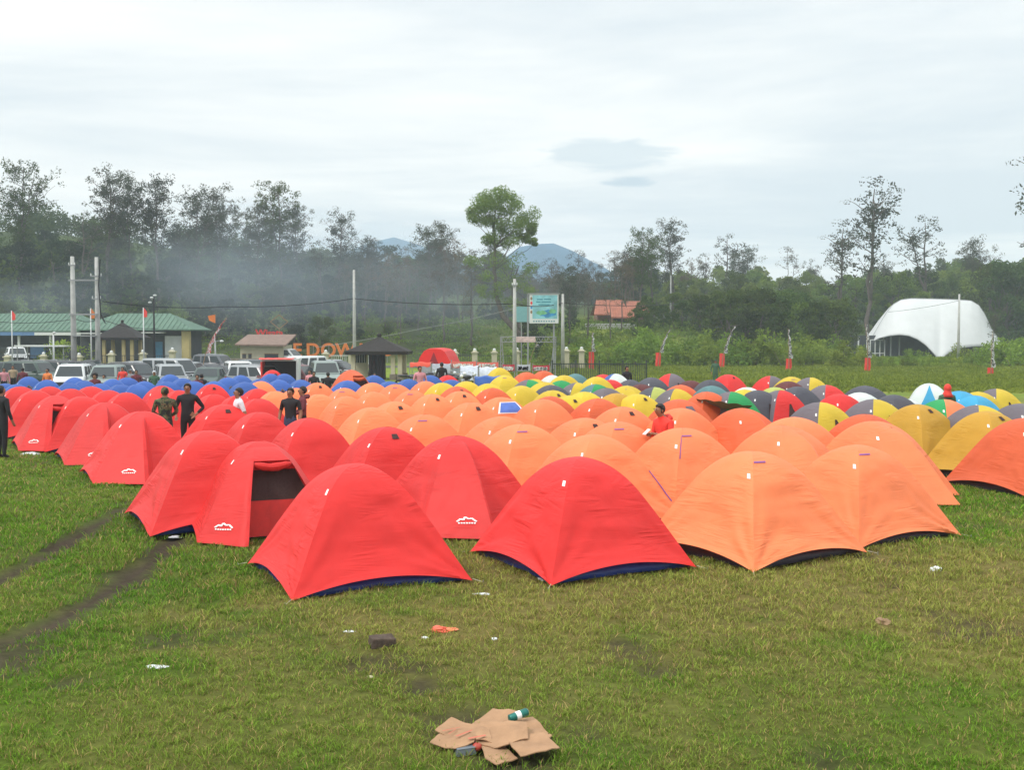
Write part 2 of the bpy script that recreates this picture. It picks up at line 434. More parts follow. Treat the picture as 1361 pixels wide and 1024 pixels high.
def nz(scale, detail, dist, off, sx_=1.0):
    mp = node(nt, 'ShaderNodeMapping'); mp.inputs['Location'].default_value = off; mp.inputs['Scale'].default_value = (sx_, 1, 1)
    nt.links.new(cb.outputs[0], mp.inputs[0])
    n = node(nt, 'ShaderNodeTexNoise', Scale=scale, Detail=detail, Roughness=.58, Distortion=dist); nt.links.new(mp.outputs[0], n.inputs['Vector'])
    return n.outputs['Fac']
c1 = nz(.22, 6, .4, (3.1, 1.7, 0), .75)
c2 = nz(.62, 7, .5, (9.0, 4.0, 0), .6)
lum = mth('ADD', mth('MULTIPLY', c1, .62), mth('MULTIPLY', c2, .38))
cloudmix = mrg(lum, .38, .58, 0, 1)
def mixc(f, a, b):
    n = node(nt, 'ShaderNodeMix', data_type='RGBA')
    if hasattr(f, 'links'): nt.links.new(f, n.inputs[0])
    else: n.inputs[0].default_value = f
    for i, v in ((6, a), (7, b)):
        if hasattr(v, 'links'): nt.links.new(v, n.inputs[i])
        else: n.inputs[i].default_value = hexc(*v)
    return n.outputs[2]
cc = mixc(cloudmix, (6.9, 7.6, 8.1), (10.3, 10.3, 10.0))
# small grey cloud near the horizon, at a fixed direction of the sky
def blob(px, py, wx, wy, seed):
    d = ray(px, py).normalized()
    az = mth('DIVIDE', mth('SUBTRACT', mth('DIVIDE', sx.outputs[0], mth('MAXIMUM', sx.outputs[1], .01)), d.x/d.y), wx)
    el = mth('DIVIDE', mth('SUBTRACT', mth('DIVIDE', sx.outputs[2], mth('MAXIMUM', sx.outputs[1], .01)), d.z/d.y), wy)
    r2 = mth('ADD', mth('MULTIPLY', az, az), mth('MULTIPLY', el, el))
    wob = nz(3.0, 6, .6, (seed, seed*2.1, 0))
    return mrg(mth('ADD', r2, mth('MULTIPLY', mth('SUBTRACT', wob, .5), 3.2)), .35, 1.35, 1, 0)
cc = mixc(mth('MULTIPLY', blob(838, 242, .026, .0065, 2.0), .85), cc, (5.0, 6.2, 7.1))
cc = mixc(mth('MULTIPLY', blob(810, 205, .062, .016, 5.0), .60), cc, (5.4, 6.6, 7.4))
cc = mixc(mth('MULTIPLY', blob(520, 315, .05, .016, 8.0), .5), cc, (6.3, 7.4, 8.1))
cc = mixc(.96, sky.outputs[0], cc)
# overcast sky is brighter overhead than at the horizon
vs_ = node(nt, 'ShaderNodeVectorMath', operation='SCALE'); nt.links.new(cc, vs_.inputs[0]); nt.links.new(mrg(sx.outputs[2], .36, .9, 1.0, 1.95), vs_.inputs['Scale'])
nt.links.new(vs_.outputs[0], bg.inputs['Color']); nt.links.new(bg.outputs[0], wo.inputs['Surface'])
scene.view_settings.view_transform = 'Standard'; scene.view_settings.look = 'None'; scene.view_settings.exposure = .23; scene.view_settings.gamma = 1
scene.view_settings.use_curve_mapping = False
try:
    scene.cycles.max_bounces = 6; scene.cycles.transparent_max_bounces = 8; scene.cycles.volume_bounces = 1
    scene.cycles.diffuse_bounces = 3
except Exception: pass

# ---------------------------------------------------------------- mountains, haze, smoke
def mountain(name, peaks, y, depth, mat):
    # ridge heights along x, falling off with depth, as real relief
    n, k = 90, 24
    xs = np.linspace(peaks[0][0], peaks[-1][0], n)
    h = np.interp(xs, [p[0] for p in peaks], [p[1] for p in peaks])
    ys = np.linspace(-1, 1, k)
    V = []; Fc = []
    for j, t in enumerate(ys):
        for i, x in enumerate(xs):
            hh = h[i]*(1-abs(t)**1.3)
            gul = 1+.16*(fbm(np.array(x), np.array(t*120.+y), .03, 3, 3)-.5)*(1-abs(t)*.3)*(1 if abs(t) > .05 else 0)
            V.append((x, y+t*depth, max(0, hh*gul)-3))
    for j in range(k-1):
        for i in range(n-1):
            a = j*n+i; Fc.append((a, a+1, a+n+1, a+n))
    o = npmesh(name, np.array(V), np.array(Fc), mat, True)
    return o
mmat = basic('mountain_haze_blue', (.035, .11, .19), .95, .35, .02, spec=.05)  # blue of the haze painted into the base colour of the slopes
pk = [aty(x, y, 800) for x, y in [(560, 400), (620, 375), (660, 345), (690, 322), (712, 318), (735, 317), (760, 327), (790, 344), (815, 358), (850, 378), (900, 400), (960, 420)]]
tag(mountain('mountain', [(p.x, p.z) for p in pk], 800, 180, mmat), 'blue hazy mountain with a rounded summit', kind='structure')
pk = [aty(x, y, 1100) for x, y in [(280, 420), (400, 375), (450, 335), (490, 318), (525, 310), (550, 318), (590, 332), (640, 350), (720, 390), (800, 420)]]
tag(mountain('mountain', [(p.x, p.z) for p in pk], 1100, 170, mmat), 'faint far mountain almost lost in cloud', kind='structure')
def volmat(name, dens, col, an=0.0):
    m, nt, out = newmat(name)
    v = node(nt, 'ShaderNodeVolumePrincipled'); v.inputs['Color'].default_value = hexc(*col)
    v.inputs['Density'].default_value = dens; v.inputs['Anisotropy'].default_value = an
    nt.links.new(v.outputs[0], out.inputs['Volume']); return m
HZ = MB(); HZ.box((0, 640, 54), (1300, 1360, 116)); 
hz = HZ.build('haze', volmat('haze_air', .00070, (.74, .86, .94)))
tag(hz, 'thin bluish haze in the air', kind='stuff')
def smoke(px, py, y, wx, wy, wz, dens, seed, lab):
    c = aty(px, py, y); random.seed(seed)
    mb = MB(); nu, nv = 28, 18
    mb.ball((0, 0, 0), 1.0, nu, nv)
    vs = []
    for v in mb.v:
        q = Vector(v); n_ = noise.noise(q*1.4+Vector((seed, 0, 0)))*.45+noise.noise(q*3.1+Vector((0, seed, 0)))*.2
        q = q*(1+n_); vs.append((q.x*wx, q.y*wy, q.z*wz))
    mb.v = vs
    sm_ = volmat('smoke_air_%d' % seed, dens*.23, (.66, .78, .90))
    for q, s in enumerate((1.12, .8, .52)):
        o = mb.build('smoke', sm_, loc=(c.x+q*wx*.10*(-1)**seed, c.y, c.z-q*wz*.12), sm=True); o.scale = (s, s, s); o.rotation_euler = (0, 0, q*.5)
        tag(o, lab, 'smoke', kind='stuff')
smoke(430, 375, 122, 22, 9, 6.0, .020, 1, 'bluish smoke drifting in front of the wooded hill')
smoke(250, 360, 128, 13, 8, 4.6, .018, 2, 'smoke hanging over the green roofed buildings')
smoke(70, 395, 124, 8, 6, 2.6, .030, 3, 'small patch of smoke over the green roof')
smoke(590, 390, 124, 16, 7, 5.0, .022, 4, 'smoke among the thin trees in the middle')
smoke(370, 330, 150, 19, 10, 6.0, .016, 5, 'thin smoke rising past the tall trees')
# ---------------------------------------------------------------- tents
TH = 1.32
PROF = [(0, 1.0), (.13, .98), (.25, .93), (.36, .855), (.47, .75), (.575, .615), (.68, .470), (.78, .325), (.88, .180), (.95, .080), (1.0, .015)]
def prof(t):      # t 0..1 from the apex to the corner peg
    d = [0]
    for a, b in zip(PROF[:-1], PROF[1:]): d.append(d[-1]+math.hypot(1.45*(b[0]-a[0]), TH*(b[1]-a[1])))
    q = t*d[-1]
    for i in range(len(PROF)-1):
        if q <= d[i+1]+1e-9:
            # catmull-rom through the profile points
            u = (q-d[i])/(d[i+1]-d[i]); P = [PROF[max(i-1, 0)], PROF[i], PROF[i+1], PROF[min(i+2, len(PROF)-1)]]
            if i == 0: P[0] = (-PROF[1][0], PROF[1][1])
            return tuple(.5*((2*P[1][k])+(-P[0][k]+P[2][k])*u+(2*P[0][k]-5*P[1][k]+4*P[2][k]-P[3][k])*u*u+(-P[0][k]+3*P[1][k]-3*P[2][k]+P[3][k])*u**3) for k in (0, 1))
    return PROF[-1]
A_ = 1.04
CRN = [(-A_, -A_), (A_, -A_), (A_, A_), (-A_, A_)]
def fly_point(k, s, t, var, seed, rise=.15, hires=False, shrink=1.0):
    r, z = prof(t)
    a, b = CRN[k], CRN[(k+1) % 4]
    # pole bow: cross sections rounder near the top
    x = (a[0]*(1-s)+b[0]*s)*r; y = (a[1]*(1-s)+b[1]*s)*r
    ox, oy = (a[0]+b[0])/2/A_, (a[1]+b[1])/2/A_
    q = 4*s*(1-s)
    bul = (.20*(1-t)**1.15-.050*math.sin(math.pi*t)**1.3)*A_*r*q
    x += ox*bul; y += oy*bul
    zz = z*TH
    hem = max(0, (t-.72)/.28)**1.8
    ext = 0
    if k == 0 and var in ('vest', 'open'):
        if var == 'vest': wv = s/.40 if s < .40 else (1-(s-.40)/.10*.75 if s < .50 else .25*(1-s)/.50)
        else: wv = min(1, s/.26, (1-s)/.16)
        wv = max(0, wv)
        ext = (.80 if var == 'vest' else .72)*max(0, (t-.16)/.84)**.9*wv
        zz += rise*.25*q*hem
        zz += .10*wv*math.sin(math.pi*max(0, (t-.15)/.85))**1.0
    else:
        zz += rise*q*hem
    x += ox*ext; y += oy*ext
    # folds in the cloth
    sx_ = noise.noise(Vector((x*1.6+seed*3.7, y*1.6, zz*4.5)))*.018*q**.5
    if hires:
        for cs in (0, 1):     # pulls radiating from the corner pegs
            u = (s if cs == 0 else 1-s); ang = math.atan2(1.0-t+.02, u+.02)
            fade = math.exp(-((u/.42)**2+((1-t)/.45)**2))*min(1, u*9)
            sx_ += .042*fade*noise.noise(Vector((ang*3.6+cs*9, seed*2.3, k*5.1)))
        sx_ += .010*noise.noise(Vector((s*2.2+seed, t*13, k*3.3)))*q*min(1, t*3)
    x += ox*sx_; y += oy*sx_; zz += sx_*.4
    return (x*shrink, y*shrink, max(.015, zz*shrink))
MESHC = {}
def fly_mesh(spec, var, seed, n):
    key = (spec, var, seed, n)
    if key in MESHC: return MESHC[key]
    me = bpy.data.meshes.new('fly_cloth'); V = []; Fc = []; mi = []; UV = []
    codes = (spec*4)[:4] if len(spec) == 1 else (spec[1], spec[0], spec[1], spec[0]) if len(spec) == 2 else spec
    mats = sorted(set(codes))
    for c in mats: me.materials.append(cloth(c))
    m = n
    for k in range(4):
        b = len(V)
        for j in range(m+1):
            t = .0005+(1-.0005)*(j/m)
            for i in range(n+1):
                V.append(fly_point(k, i/n, t, var, seed, hires=n > 14)); 
        for j in range(m):
            for i in range(n):
                s_, t_ = (i+.5)/n, (j+.5)/m
                if var == 'open' and k == 0 and .30 < s_ < .86 and t_ > .37: continue
                a = b+j*(n+1)+i
                Fc.append((a, a+n+1, a+n+2, a+1)); mi.append(mats.index(codes[k]))
                UV.append([(i/n, j/m), (i/n, (j+1)/m), ((i+1)/n, (j+1)/m), ((i+1)/n, j/m)])
    me.from_pydata(V, [], Fc); me.polygons.foreach_set('material_index', mi); me.polygons.foreach_set('use_smooth', [True]*len(Fc))
    uvl = me.uv_layers.new(name='UVMap'); uvl.data.foreach_set('uv', [c for f in UV for q in f for c in q])
    bm = bmesh.new(); bm.from_mesh(me)
    # weld at apex and along ridges in position but keep panel creases by marking them sharp
    bmesh.ops.remove_doubles(bm, verts=bm.verts, dist=.0004)
    bm.to_mesh(me); bm.free(); me.set_sharp_from_angle(angle=R(24))
    me.update(); MESHC[key] = me; return me
SH_ = [0, False]
def surf(k, s, t, off=.006, var='plain', seed=0):
    seed = SH_[0]; hi = SH_[1]; p = Vector(fly_point(k, s, t, var, seed, hires=hi)); e = .01
    du = Vector(fly_point(k, s+e, t, var, seed))-Vector(fly_point(k, s-e, t, var, seed))
    dv = Vector(fly_point(k, s, t+e, var, seed))-Vector(fly_point(k, s, t-e, var, seed))
    n = dv.cross(du); n.normalize()
    if n.dot(Vector((p.x, p.y, .3))) < 0: n = -n
    return p+n*off
def patch(mb, k, s0, s1, t0, t1, mat, var='plain', seed=0, off=.007, skew=0.0):
    n = 5
    P = []
    for j in range(n):
        for i in range(n):
            P.append(surf(k, s0+(s1-s0)*i/(n-1)+skew*j/(n-1), t0+(t1-t0)*j/(n-1), off, var, seed))
    mb.raw(P, [(j*n+i, (j+1)*n+i, (j+1)*n+i+1, j*n+i+1) for j in range(n-1) for i in range(n-1)], mat)
white = basic('white_print', (.85, .85, .82), .5, .03)
tubblue = basic('tent_floor_blue', (.02, .045, .22), .38, .3, 5, bump=.6)
tubdark = basic('tent_floor_dark', (.03, .025, .045), .5, .3, 5, bump=.6)
inred = basic('inner_red', (.50, .02, .015), .7, .12, 8)
inor = basic('inner_orange', (.45, .08, .02), .7, .12, 8)
mesh_dark = basic('mosquito_mesh', (.045, .022, .02), .9, .25, 30)
purple = basic('purple_tape', (.22, .08, .26), .6, .1)
winblue = basic('blue_window_cloth', (.07, .15, .50), .5, .15)
greyw = basic('grey_window_cloth', (.12, .10, .12), .6, .15)
cordm = basic('guy_cord', (.45, .40, .30), .8, .1)
pegm = basic('steel_peg', (.35, .35, .36), .4, .1, metal=.8)
def logo(mb, var, seed, k=0, s0=.20, t0=.88):
    # mountain-outline mark over a short line of tiny letters
    def P(u, v): return surf(k, s0+u*.052, t0-v*.024, .012, var, seed)
    def stroke(a, b, w=.10):
        A, B = Vector(a), Vector(b); d = (B-A).normalized(); nn = Vector((-d.y, d.x))*w
        mb.poly([P(*(A-nn)), P(*(B-nn)), P(*(B+nn)), P(*(A+nn))], white)
    z = [(-.1, .1), (.35, .95), (.6, .5), (.85, 1.5), (1.25, .75), (1.55, 1.1), (2.05, .1)]
    for a, b in zip(z[:-1], z[1:]): stroke(a, b, .13)
    for i in range(7):
        u = .0+i*.29
        mb.poly([P(u, -.50), P(u+.20, -.50), P(u+.20, -.15), P(u, -.15)], white)
def tub_mesh(mat, key, part=0):
    if ('tub', key, part) in MESHC: return MESHC[('tub', key, part)]
    mb = MB(); n = 8; rings = []
    for (h, a, wv) in (((.0, .93, 0), (.02, .985, .02), (.08, .955, .015), (.13, .925, .01)) if part == 0 else ((.125, .926, .01), (.20, .87, .01), (.30, .78, .01), (.50, .60, 0), (.95, .22, 0))):
        ring = []
        for k in range(4):
            c0, c1 = CRN[k], CRN[(k+1) % 4]
            for i in range(n):
                s = i/n; q = math.sin(math.pi*s)
                x = (c0[0]*(1-s)+c1[0]*s)/A_*a; y = (c0[1]*(1-s)+c1[1]*s)/A_*a
                ox, oy = (c0[0]+c1[0])/2/A_, (c0[1]+c1[1])/2/A_
                d = -.05*q+wv*math.sin(i*2.3+k*1.7+h*30)
                ring.append((x+ox*d, y+oy*d, h+.005+.03*q*(h > .1)*math.sin(i*1.9+k)))
        rings.append(ring)
    L = 4*n; vs = [p for r in rings for p in r]
    fs = [(j*L+i, j*L+(i+1) % L, (j+1)*L+(i+1) % L, (j+1)*L+i) for j in range(len(rings)-1) for i in range(L)]
    fs.append(tuple((len(rings)-1)*L+i for i in range(L)))
    mb.raw(vs, fs); o = mb.build('tub', mat, sm=True); me = o.data
    bpy.data.objects.remove(o); MESHC[('tub', key, part)] = me; return me
def cached(key, fn):
    if key in MESHC: return MESHC[key]
    mb = MB(); fn(mb); o = mb.build('x', white); me = o.data; bpy.data.objects.remove(o); MESHC[key] = me; return me
def child(name, me, parent):
    o = bpy.data.objects.new(name, me); COL.objects.link(o); o.parent = parent; return o
GRP = {'R': 'red dome tents on the left', 'O': 'light orange dome tents in the middle', 'D': 'deep orange dome tents', 'Y': 'yellow dome tents', 'M': 'yellow dome tents',
       'B': 'blue dome tents beside the car park'}
def tent(px, py, spec, var='plain', label='', size=1.0, rot=None, extra='', near=None):
    h = TH*size
    P = ath(px, py, h*.995)
    d = P.y
    rot = R(28)+random.uniform(-.09, .09) if rot is None else R(rot)
    if spec in 'OY' and not extra: extra = random.choice(('', '', 'v', 't', 'p', ''))
    if not extra and (spec == 'B' or len(spec) > 1 or spec in 'KTNW') and random.random() < .45: extra = random.choice('oof')
    n = 44 if d < 17 else (24 if d < 24 else 12)
    seed = random.randint(0, 3) if n < 44 else random.randint(0, 9)
    t = empty('dome_tent', (P.x, P.y, 0), rot, label, 'tent', GRP.get(spec, 'mixed colour dome tents on the right'))
    sq = random.uniform(.97, 1.03)
    xy = size*(1.0 if d < 20 else (1.03 if spec == 'R' and px < 320 else .94) if d < 27 else (.98 if spec == 'R' and px < 200 else .88))
    t.scale = (xy*sq, xy/sq, size)
    SH_[0] = seed; SH_[1] = n > 14; sk = (seed, n > 14)
    child('fly_sheet', fly_mesh(spec, var, seed, n), t)
    dark = spec[0] in 'ODMYKG'
    child('tent_floor', tub_mesh(tubdark if dark else tubblue, dark), t)
    child('inner_tent', tub_mesh({'R': inred, 'O': inor, 'D': inor}.get(spec[0], tubdark), spec[0] if spec[0] in 'ROD' else 'K', 1), t)
    if d < 42:
        child('logo_patch', cached(('lp', var, sk), lambda mb: patch(mb, 3, .895, .950, .32, .362, None, skew=.01)), t)
    if var in ('vest', 'open') and d < 34 and spec == 'R':
        child('logo', cached(('lg', var, sk), lambda mb: logo(mb, var, 0, s0=.08 if var == 'open' else .20)), t)
    if var == 'open':
        def inner(mb):
            # inner tent wall seen through the doorway: red cloth below, dark netting above
            for (z0, z1, m_) in ((.03, .52, inred), (.52, .95, mesh_dark)):
                a0, a1 = .96-.52*z0, .96-.52*z1
                nn = 8; V = []
                for (z, a) in ((z0, a0), (z1, a1)):
                    for i in range(nn+1):
                        V.append((-a*.9+1.8*a*i/nn, -(.99-.40*z)+.012*math.sin(i*2.1), z))
                mb.raw(V, [(i, i+1, nn+2+i, nn+1+i) for i in range(nn)], m_)
        child('inner_wall', cached('inner', inner), t)
        def roll(mb):
            pts = [surf(0, .30+.56*i/8, .37, .01, 'open')+Vector((0, 0, -.05-.05*math.sin(math.pi*i/8))) for i in range(9)]
            mb.tube(pts, [.03, .05, .06, .055, .06, .065, .055, .05, .03], 9, cloth(spec[0]))
        child('rolled_door', cached(('roll'+spec[0], sk), roll), t)
    if spec in ('O', 'D') and 'p' in extra:
        child('piping', cached(('pipe', sk), lambda mb: patch(mb, 0, .972, .988, .52, .80, purple, off=.009)), t)
    if 'q' in extra:
        child('piping', cached(('pipe2', sk), lambda mb: patch(mb, 0, .012, .03, .22, .46, purple, off=.009)), t)
    if 't' in extra:
        child('piping', cached(('pipe3', sk), lambda mb: patch(mb, 0, .02, .34, .20, .218, purple, off=.009)), t)
    if 'w' in extra:
        def win(mb):
            patch(mb, 0, .12, .88, .22, .43, white, off=.010); patch(mb, 0, .17, .83, .235, .415, winblue, off=.016)
        child('window', cached(('win', sk), win), t)
    if 'g' in extra:
        child('window', cached(('wing', sk), lambda mb: patch(mb, 0, .35, .65, .26, .42, greyw, off=.012)), t)
    if 'o' in extra or 'f' in extra:
        def dr(mb):
            P = []
            for j in range(7):
                tt = .42+.52*j/6; hw_ = .03+(.20 if 'o' in extra else .11)*j/6; c_ = .5 if 'o' in extra else .58
                for i in range(4): P.append(surf(0, c_-hw_+2*hw_*i/3, tt, .012))
            mb.raw(P, [(j*4+i, (j+1)*4+i, (j+1)*4+i+1, j*4+i+1) for j in range(6) for i in range(3)], mesh_dark)
        child('doorway', cached(('dr', 'o' in extra, sk), dr), t)
        if 'f' in extra:
            def fl(mb):
                a_ = [surf(0, .40+.04*i, .40+.03*abs(i-2), .03) for i in range(8)]; mb.tube(a_, [.02, .035, .04, .045, .04, .04, .03, .02], 7, greyw)
            child('rolled_door', cached(('fl', sk), fl), t)
    if 'b' in extra:
        def tri(mb):
            P = []
            for j in range(9):
                tt = .16+.82*j/8; hw_ = .02+.36*j/8
                for i in range(5): P.append(surf(0, .5-hw_+2*hw_*i/4, tt, .012))
            mb.raw(P, [(j*5+i, (j+1)*5+i, (j+1)*5+i+1, j*5+i+1) for j in range(8) for i in range(4)], cloth('C'))
        child('door', cached(('tri', sk), tri), t)
    if 'v' in extra:   # small roof vent hood
        child('vent', cached(('vent', sk), lambda mb: patch(mb, 0, .42, .58, .20, .27, mesh_dark, off=.012)), t)
    if 'c' in extra:   # guy cords and pegs at the corners
        for c in (0, 1, 3):
            x, y = CRN[c]; ux, uy = x/A_/1.414, y/A_/1.414
            mb = MB(); mb.tube([(x, y, .04), (x+ux*.13, y+uy*.13, .012)], .004, 5); mb.build('guy_line', cordm, t)
            mb = MB(); mb.tube([(x+ux*.13, y+uy*.13, .035), (x+ux*.13, y+uy*.13, -.05)], .006, 6); mb.build('peg', pegm, t)
    return t
T = tent
# ---- red tents, front of the field towards the left edge
T(472, 617, 'R', label='red dome tent with blue floor edge, furthest forward of all the tents', rot=27, extra='c')
T(770, 608, 'R', label='red dome tent with a white plastic bag at its front corner', rot=28, extra='c')
T(608, 580, 'R', 'vest', 'red tent with closed folded porch and white logo, between the two front red tents', rot=27)
T(515, 568, 'R', label='red dome tent right behind the foremost red tent', rot=27, extra='v')
T(345, 587, 'R', 'open', 'red tent with open porch door and dark netting, left of the foremost tent', rot=22, size=.97)
T(412, 556, 'R', label='red dome tent with a wrinkled right side, behind the open porch tent', rot=27)
T(276, 573, 'R', label='tall red dome tent just left of the open porch tent', rot=29, size=1.05)
T(345, 548, 'R', label='red dome tent behind and left of the wrinkled red one', rot=28)
T(189, 547, 'R', 'vest', 'red tent with closed porch below the camouflage jacket man', rot=29, size=1.0)
T(298, 538, 'R', 'plain', 'red dome tent right of the man in black', rot=28, extra='v')
T(141, 535, 'R', 'vest', 'red tent with logo on its porch, third red tent up the left edge row', rot=29)
T(109, 527, 'R', label='red dome tent in the left edge row, right of the open dark doorway', rot=30)
T(74, 526, 'R', 'open', 'small looking red tent with open doorway near the left end of the edge row', rot=30)
T(47, 519, 'R', label='red dome tent second from the left end of the edge row', rot=30)
T(27, 514, 'R', label='red dome tent at the far left end of the edge row', rot=30)
T(215, 513, 'R', 'open', 'red tent with open door and awning behind the camouflage jacket man')
T(168, 522, 'R', label='red dome tent left of the open tent behind the camouflage man')
T(144, 519, 'R', label='red dome tent third in the rank behind the left edge row')
T(121, 514, 'R', label='red dome tent just beneath the blue tents in front of the white car')
T(282, 511, 'R', 'plain', 'red dome tent with dark roof vent, up right of the man in black', extra='v')
T(284, 524, 'R', label='red dome tent between the man in black and the white shirt man')
T(342, 517, 'R', label='red dome tent just behind the white shirt man')
T(316, 526, 'R', label='red dome tent the white shirt man stands beside')
T(344, 530, 'R', label='red dome tent right of the white shirt man')
T(238, 519, 'R', label='red dome tent behind the man in black')
T(94, 517, 'R', label='red dome tent wedged behind the open doorway tent at far left')
T(66, 514, 'R', label='red dome tent below the blue tents at far left', size=.95)
# ---- light orange
T(1000, 600, 'O', label='light orange dome tent in the front line, right of the red ones', rot=34, extra='ct')
T(1140, 592, 'O', label='light orange dome tent at the right end of the front line', rot=29, size=.96, extra='ct')
T(790, 578, 'O', label='light orange tent with long purple piping behind the front red dome', rot=28, extra='p')
T(908, 569, 'O', label='light orange tent with purple piping, in front of the red jacket man', rot=30, extra='qt')
T(1040, 566, 'O', 'vest', 'light orange tent with a rounded porch behind the front orange tent', rot=31)
T(1162, 560, 'O', 'vest', 'light orange tent with a long side flap reaching out to the right', rot=36, extra='v')
T(1056, 555, 'O', label='light orange tent behind the one with rounded porch', rot=30)
T(905, 543, 'O', label='pale orange tent directly behind the red jacket man', rot=30, extra='p')
T(695, 564, 'O', label='light orange tent with wrinkled left side, above and left of the front red dome', rot=28, extra='t')
T(822, 561, 'O', label='light orange tent left of the red jacket man, behind the purple piped one', rot=28, extra='t')
T(778, 556, 'O', label='light orange tent with a folded roof flap, second behind the front red dome', rot=28, extra='v')
T(828, 541, 'O', label='light orange tent with purple tape, just left of the red jacket man', rot=29, extra='pv')
T(722, 531, 'O', label='light orange dome tent with two white roof marks right of the blue window', rot=28)
T(667, 528, 'O', label='light orange tent with a blue window on its roof', rot=28, extra='w')
T(668, 554, 'O', label='light orange tent directly in front of the blue window tent', rot=28)
T(627, 535, 'O', label='light orange tent with a curved seam left of the blue window', rot=28, extra='v')
T(565, 551, 'O', label='light orange dome tent behind the two red domes left of centre', rot=28)
T(494, 542, 'O', label='light orange dome tent behind the wrinkled red one', rot=28)
T(460, 527, 'O', label='large light orange dome tent right of the maroon jacket man', rot=28)
T(525, 534, 'O', label='light orange tent with a small dark vent in the centre left', rot=28, extra='v')
T(575, 524, 'O', label='light orange dome tent left of the deep orange pair', rot=28, extra='v')
T(548, 519, 'O', label='light orange tent with a purple roof trim in the centre', extra='t')
T(497, 521, 'O', label='light orange tent with a red door fold left of centre')
T(495, 509, 'O', label='light orange dome tent beneath the black roofed shelter')
T(526, 511, 'O', label='light orange tent with purple window edge beneath the blue tents', extra='t')
T(566, 507, 'O', label='light orange dome tent beneath the motorcycles')
T(422, 509, 'O', label='light orange dome tent right of the maroon jacket man in the back')
T(424, 524, 'O', label='light orange inner dome beside the maroon jacket man')
T(394, 516, 'O', label='light orange dome tent between the two standing men')
T(458, 516, 'O', label='small looking light orange tent behind the large one on the left')
T(347, 507, 'O', label='light orange dome tent furthest left, above the white shirt man')
T(366, 520, 'O', label='pale orange dome tent left of the man in black T-shirt')
# ---- deep orange
T(1366, 556, 'D', label='big deep orange dome tent cut by the right edge', rot=20)
T(986, 543, 'D', 'vest', 'rust orange dome tent behind the front orange ones', rot=34)
T(903, 531, 'D', label='deep orange dome tent with a grey roof window behind the red jacket man', rot=29, extra='g')
T(1150, 551, 'D', label='deep orange dome tent showing above the long flap tent', rot=32, extra='g')
T(795, 530, 'D', label='deep orange dome tent under the yellow ones right of centre')
T(732, 527, 'D', label='deep orange ridge of a tent behind the two marked orange dome')
T(655, 516, 'D', label='deep orange dome tent right of the orange one with dark vent')
T(608, 514, 'D', label='deep orange tent with a dark round vent, left of centre', extra='v')
T(700, 495, 'D', label='small far orange tent left below the banners')
T(723, 493, 'D', label='small far orange tent below the red and white banner')
T(467, 492, 'D', 'open', 'deep orange tent with red and blue doorway in front of the black roofed shelter', size=1.15)
T(905, 512, 'D', label='orange dome tent behind the grey and yellow one')
T(940, 521, 'D', label='orange side of a tent left of the green and grey one')
# ---- yellow and mustard
T(1220, 538, 'M', label='big mustard yellow dome tent in the right half', rot=30, extra='v')
T(1312, 547, 'M', label='yellow mustard dome tent left of the big deep orange one', rot=30, extra='v')
T(693, 513, 'Y', label='large yellow dome tent behind the blue window tent')
T(620, 507, 'Y', label='yellow dome tent beside the blue market table')
T(664, 489, 'Y', label='yellow dome tent just right of the blue table canopy')
T(820, 523, 'M', label='mustard dome tent above the right deep orange one')
T(833, 513, 'Y', 'vest', 'bright yellow tent with open flap right of centre')
T(848, 524, 'Y', label='yellow porch side of a tent next to the grey trench')
T(735, 519, 'Y', label='long yellow tent left of the grey and yellow dome')
T(757, 526, 'Y', label='yellow dome tent beneath the grey and yellow one')
T(724, 508, 'Y', label='yellow tent with dark corner behind the large yellow dome')
T(710, 504, 'Y', label='small yellow tent below the white one')
T(750, 499, 'Y', label='yellow dome tent right of the white one')
T(793, 501, 'Y', label='yellow and orange dome tent left of the blue striped one')
T(671, 499, 'Y', label='yellow tent below the tall yellow dome by the table')
T(1052, 501, 'Y', label='bright yellow tent at the back right of the grey red one')
T(588, 509, 'Y', label='yellow dome tent next to the small red and blue tent')
T(649, 510, 'Y', label='yellow tent behind the deep orange dome in the centre')
T(612, 520, 'O', label='orange tent in front of the yellow pair in the centre')
T(777, 521, 'Y', label='yellow back of a tent right below the grey yellow dome')
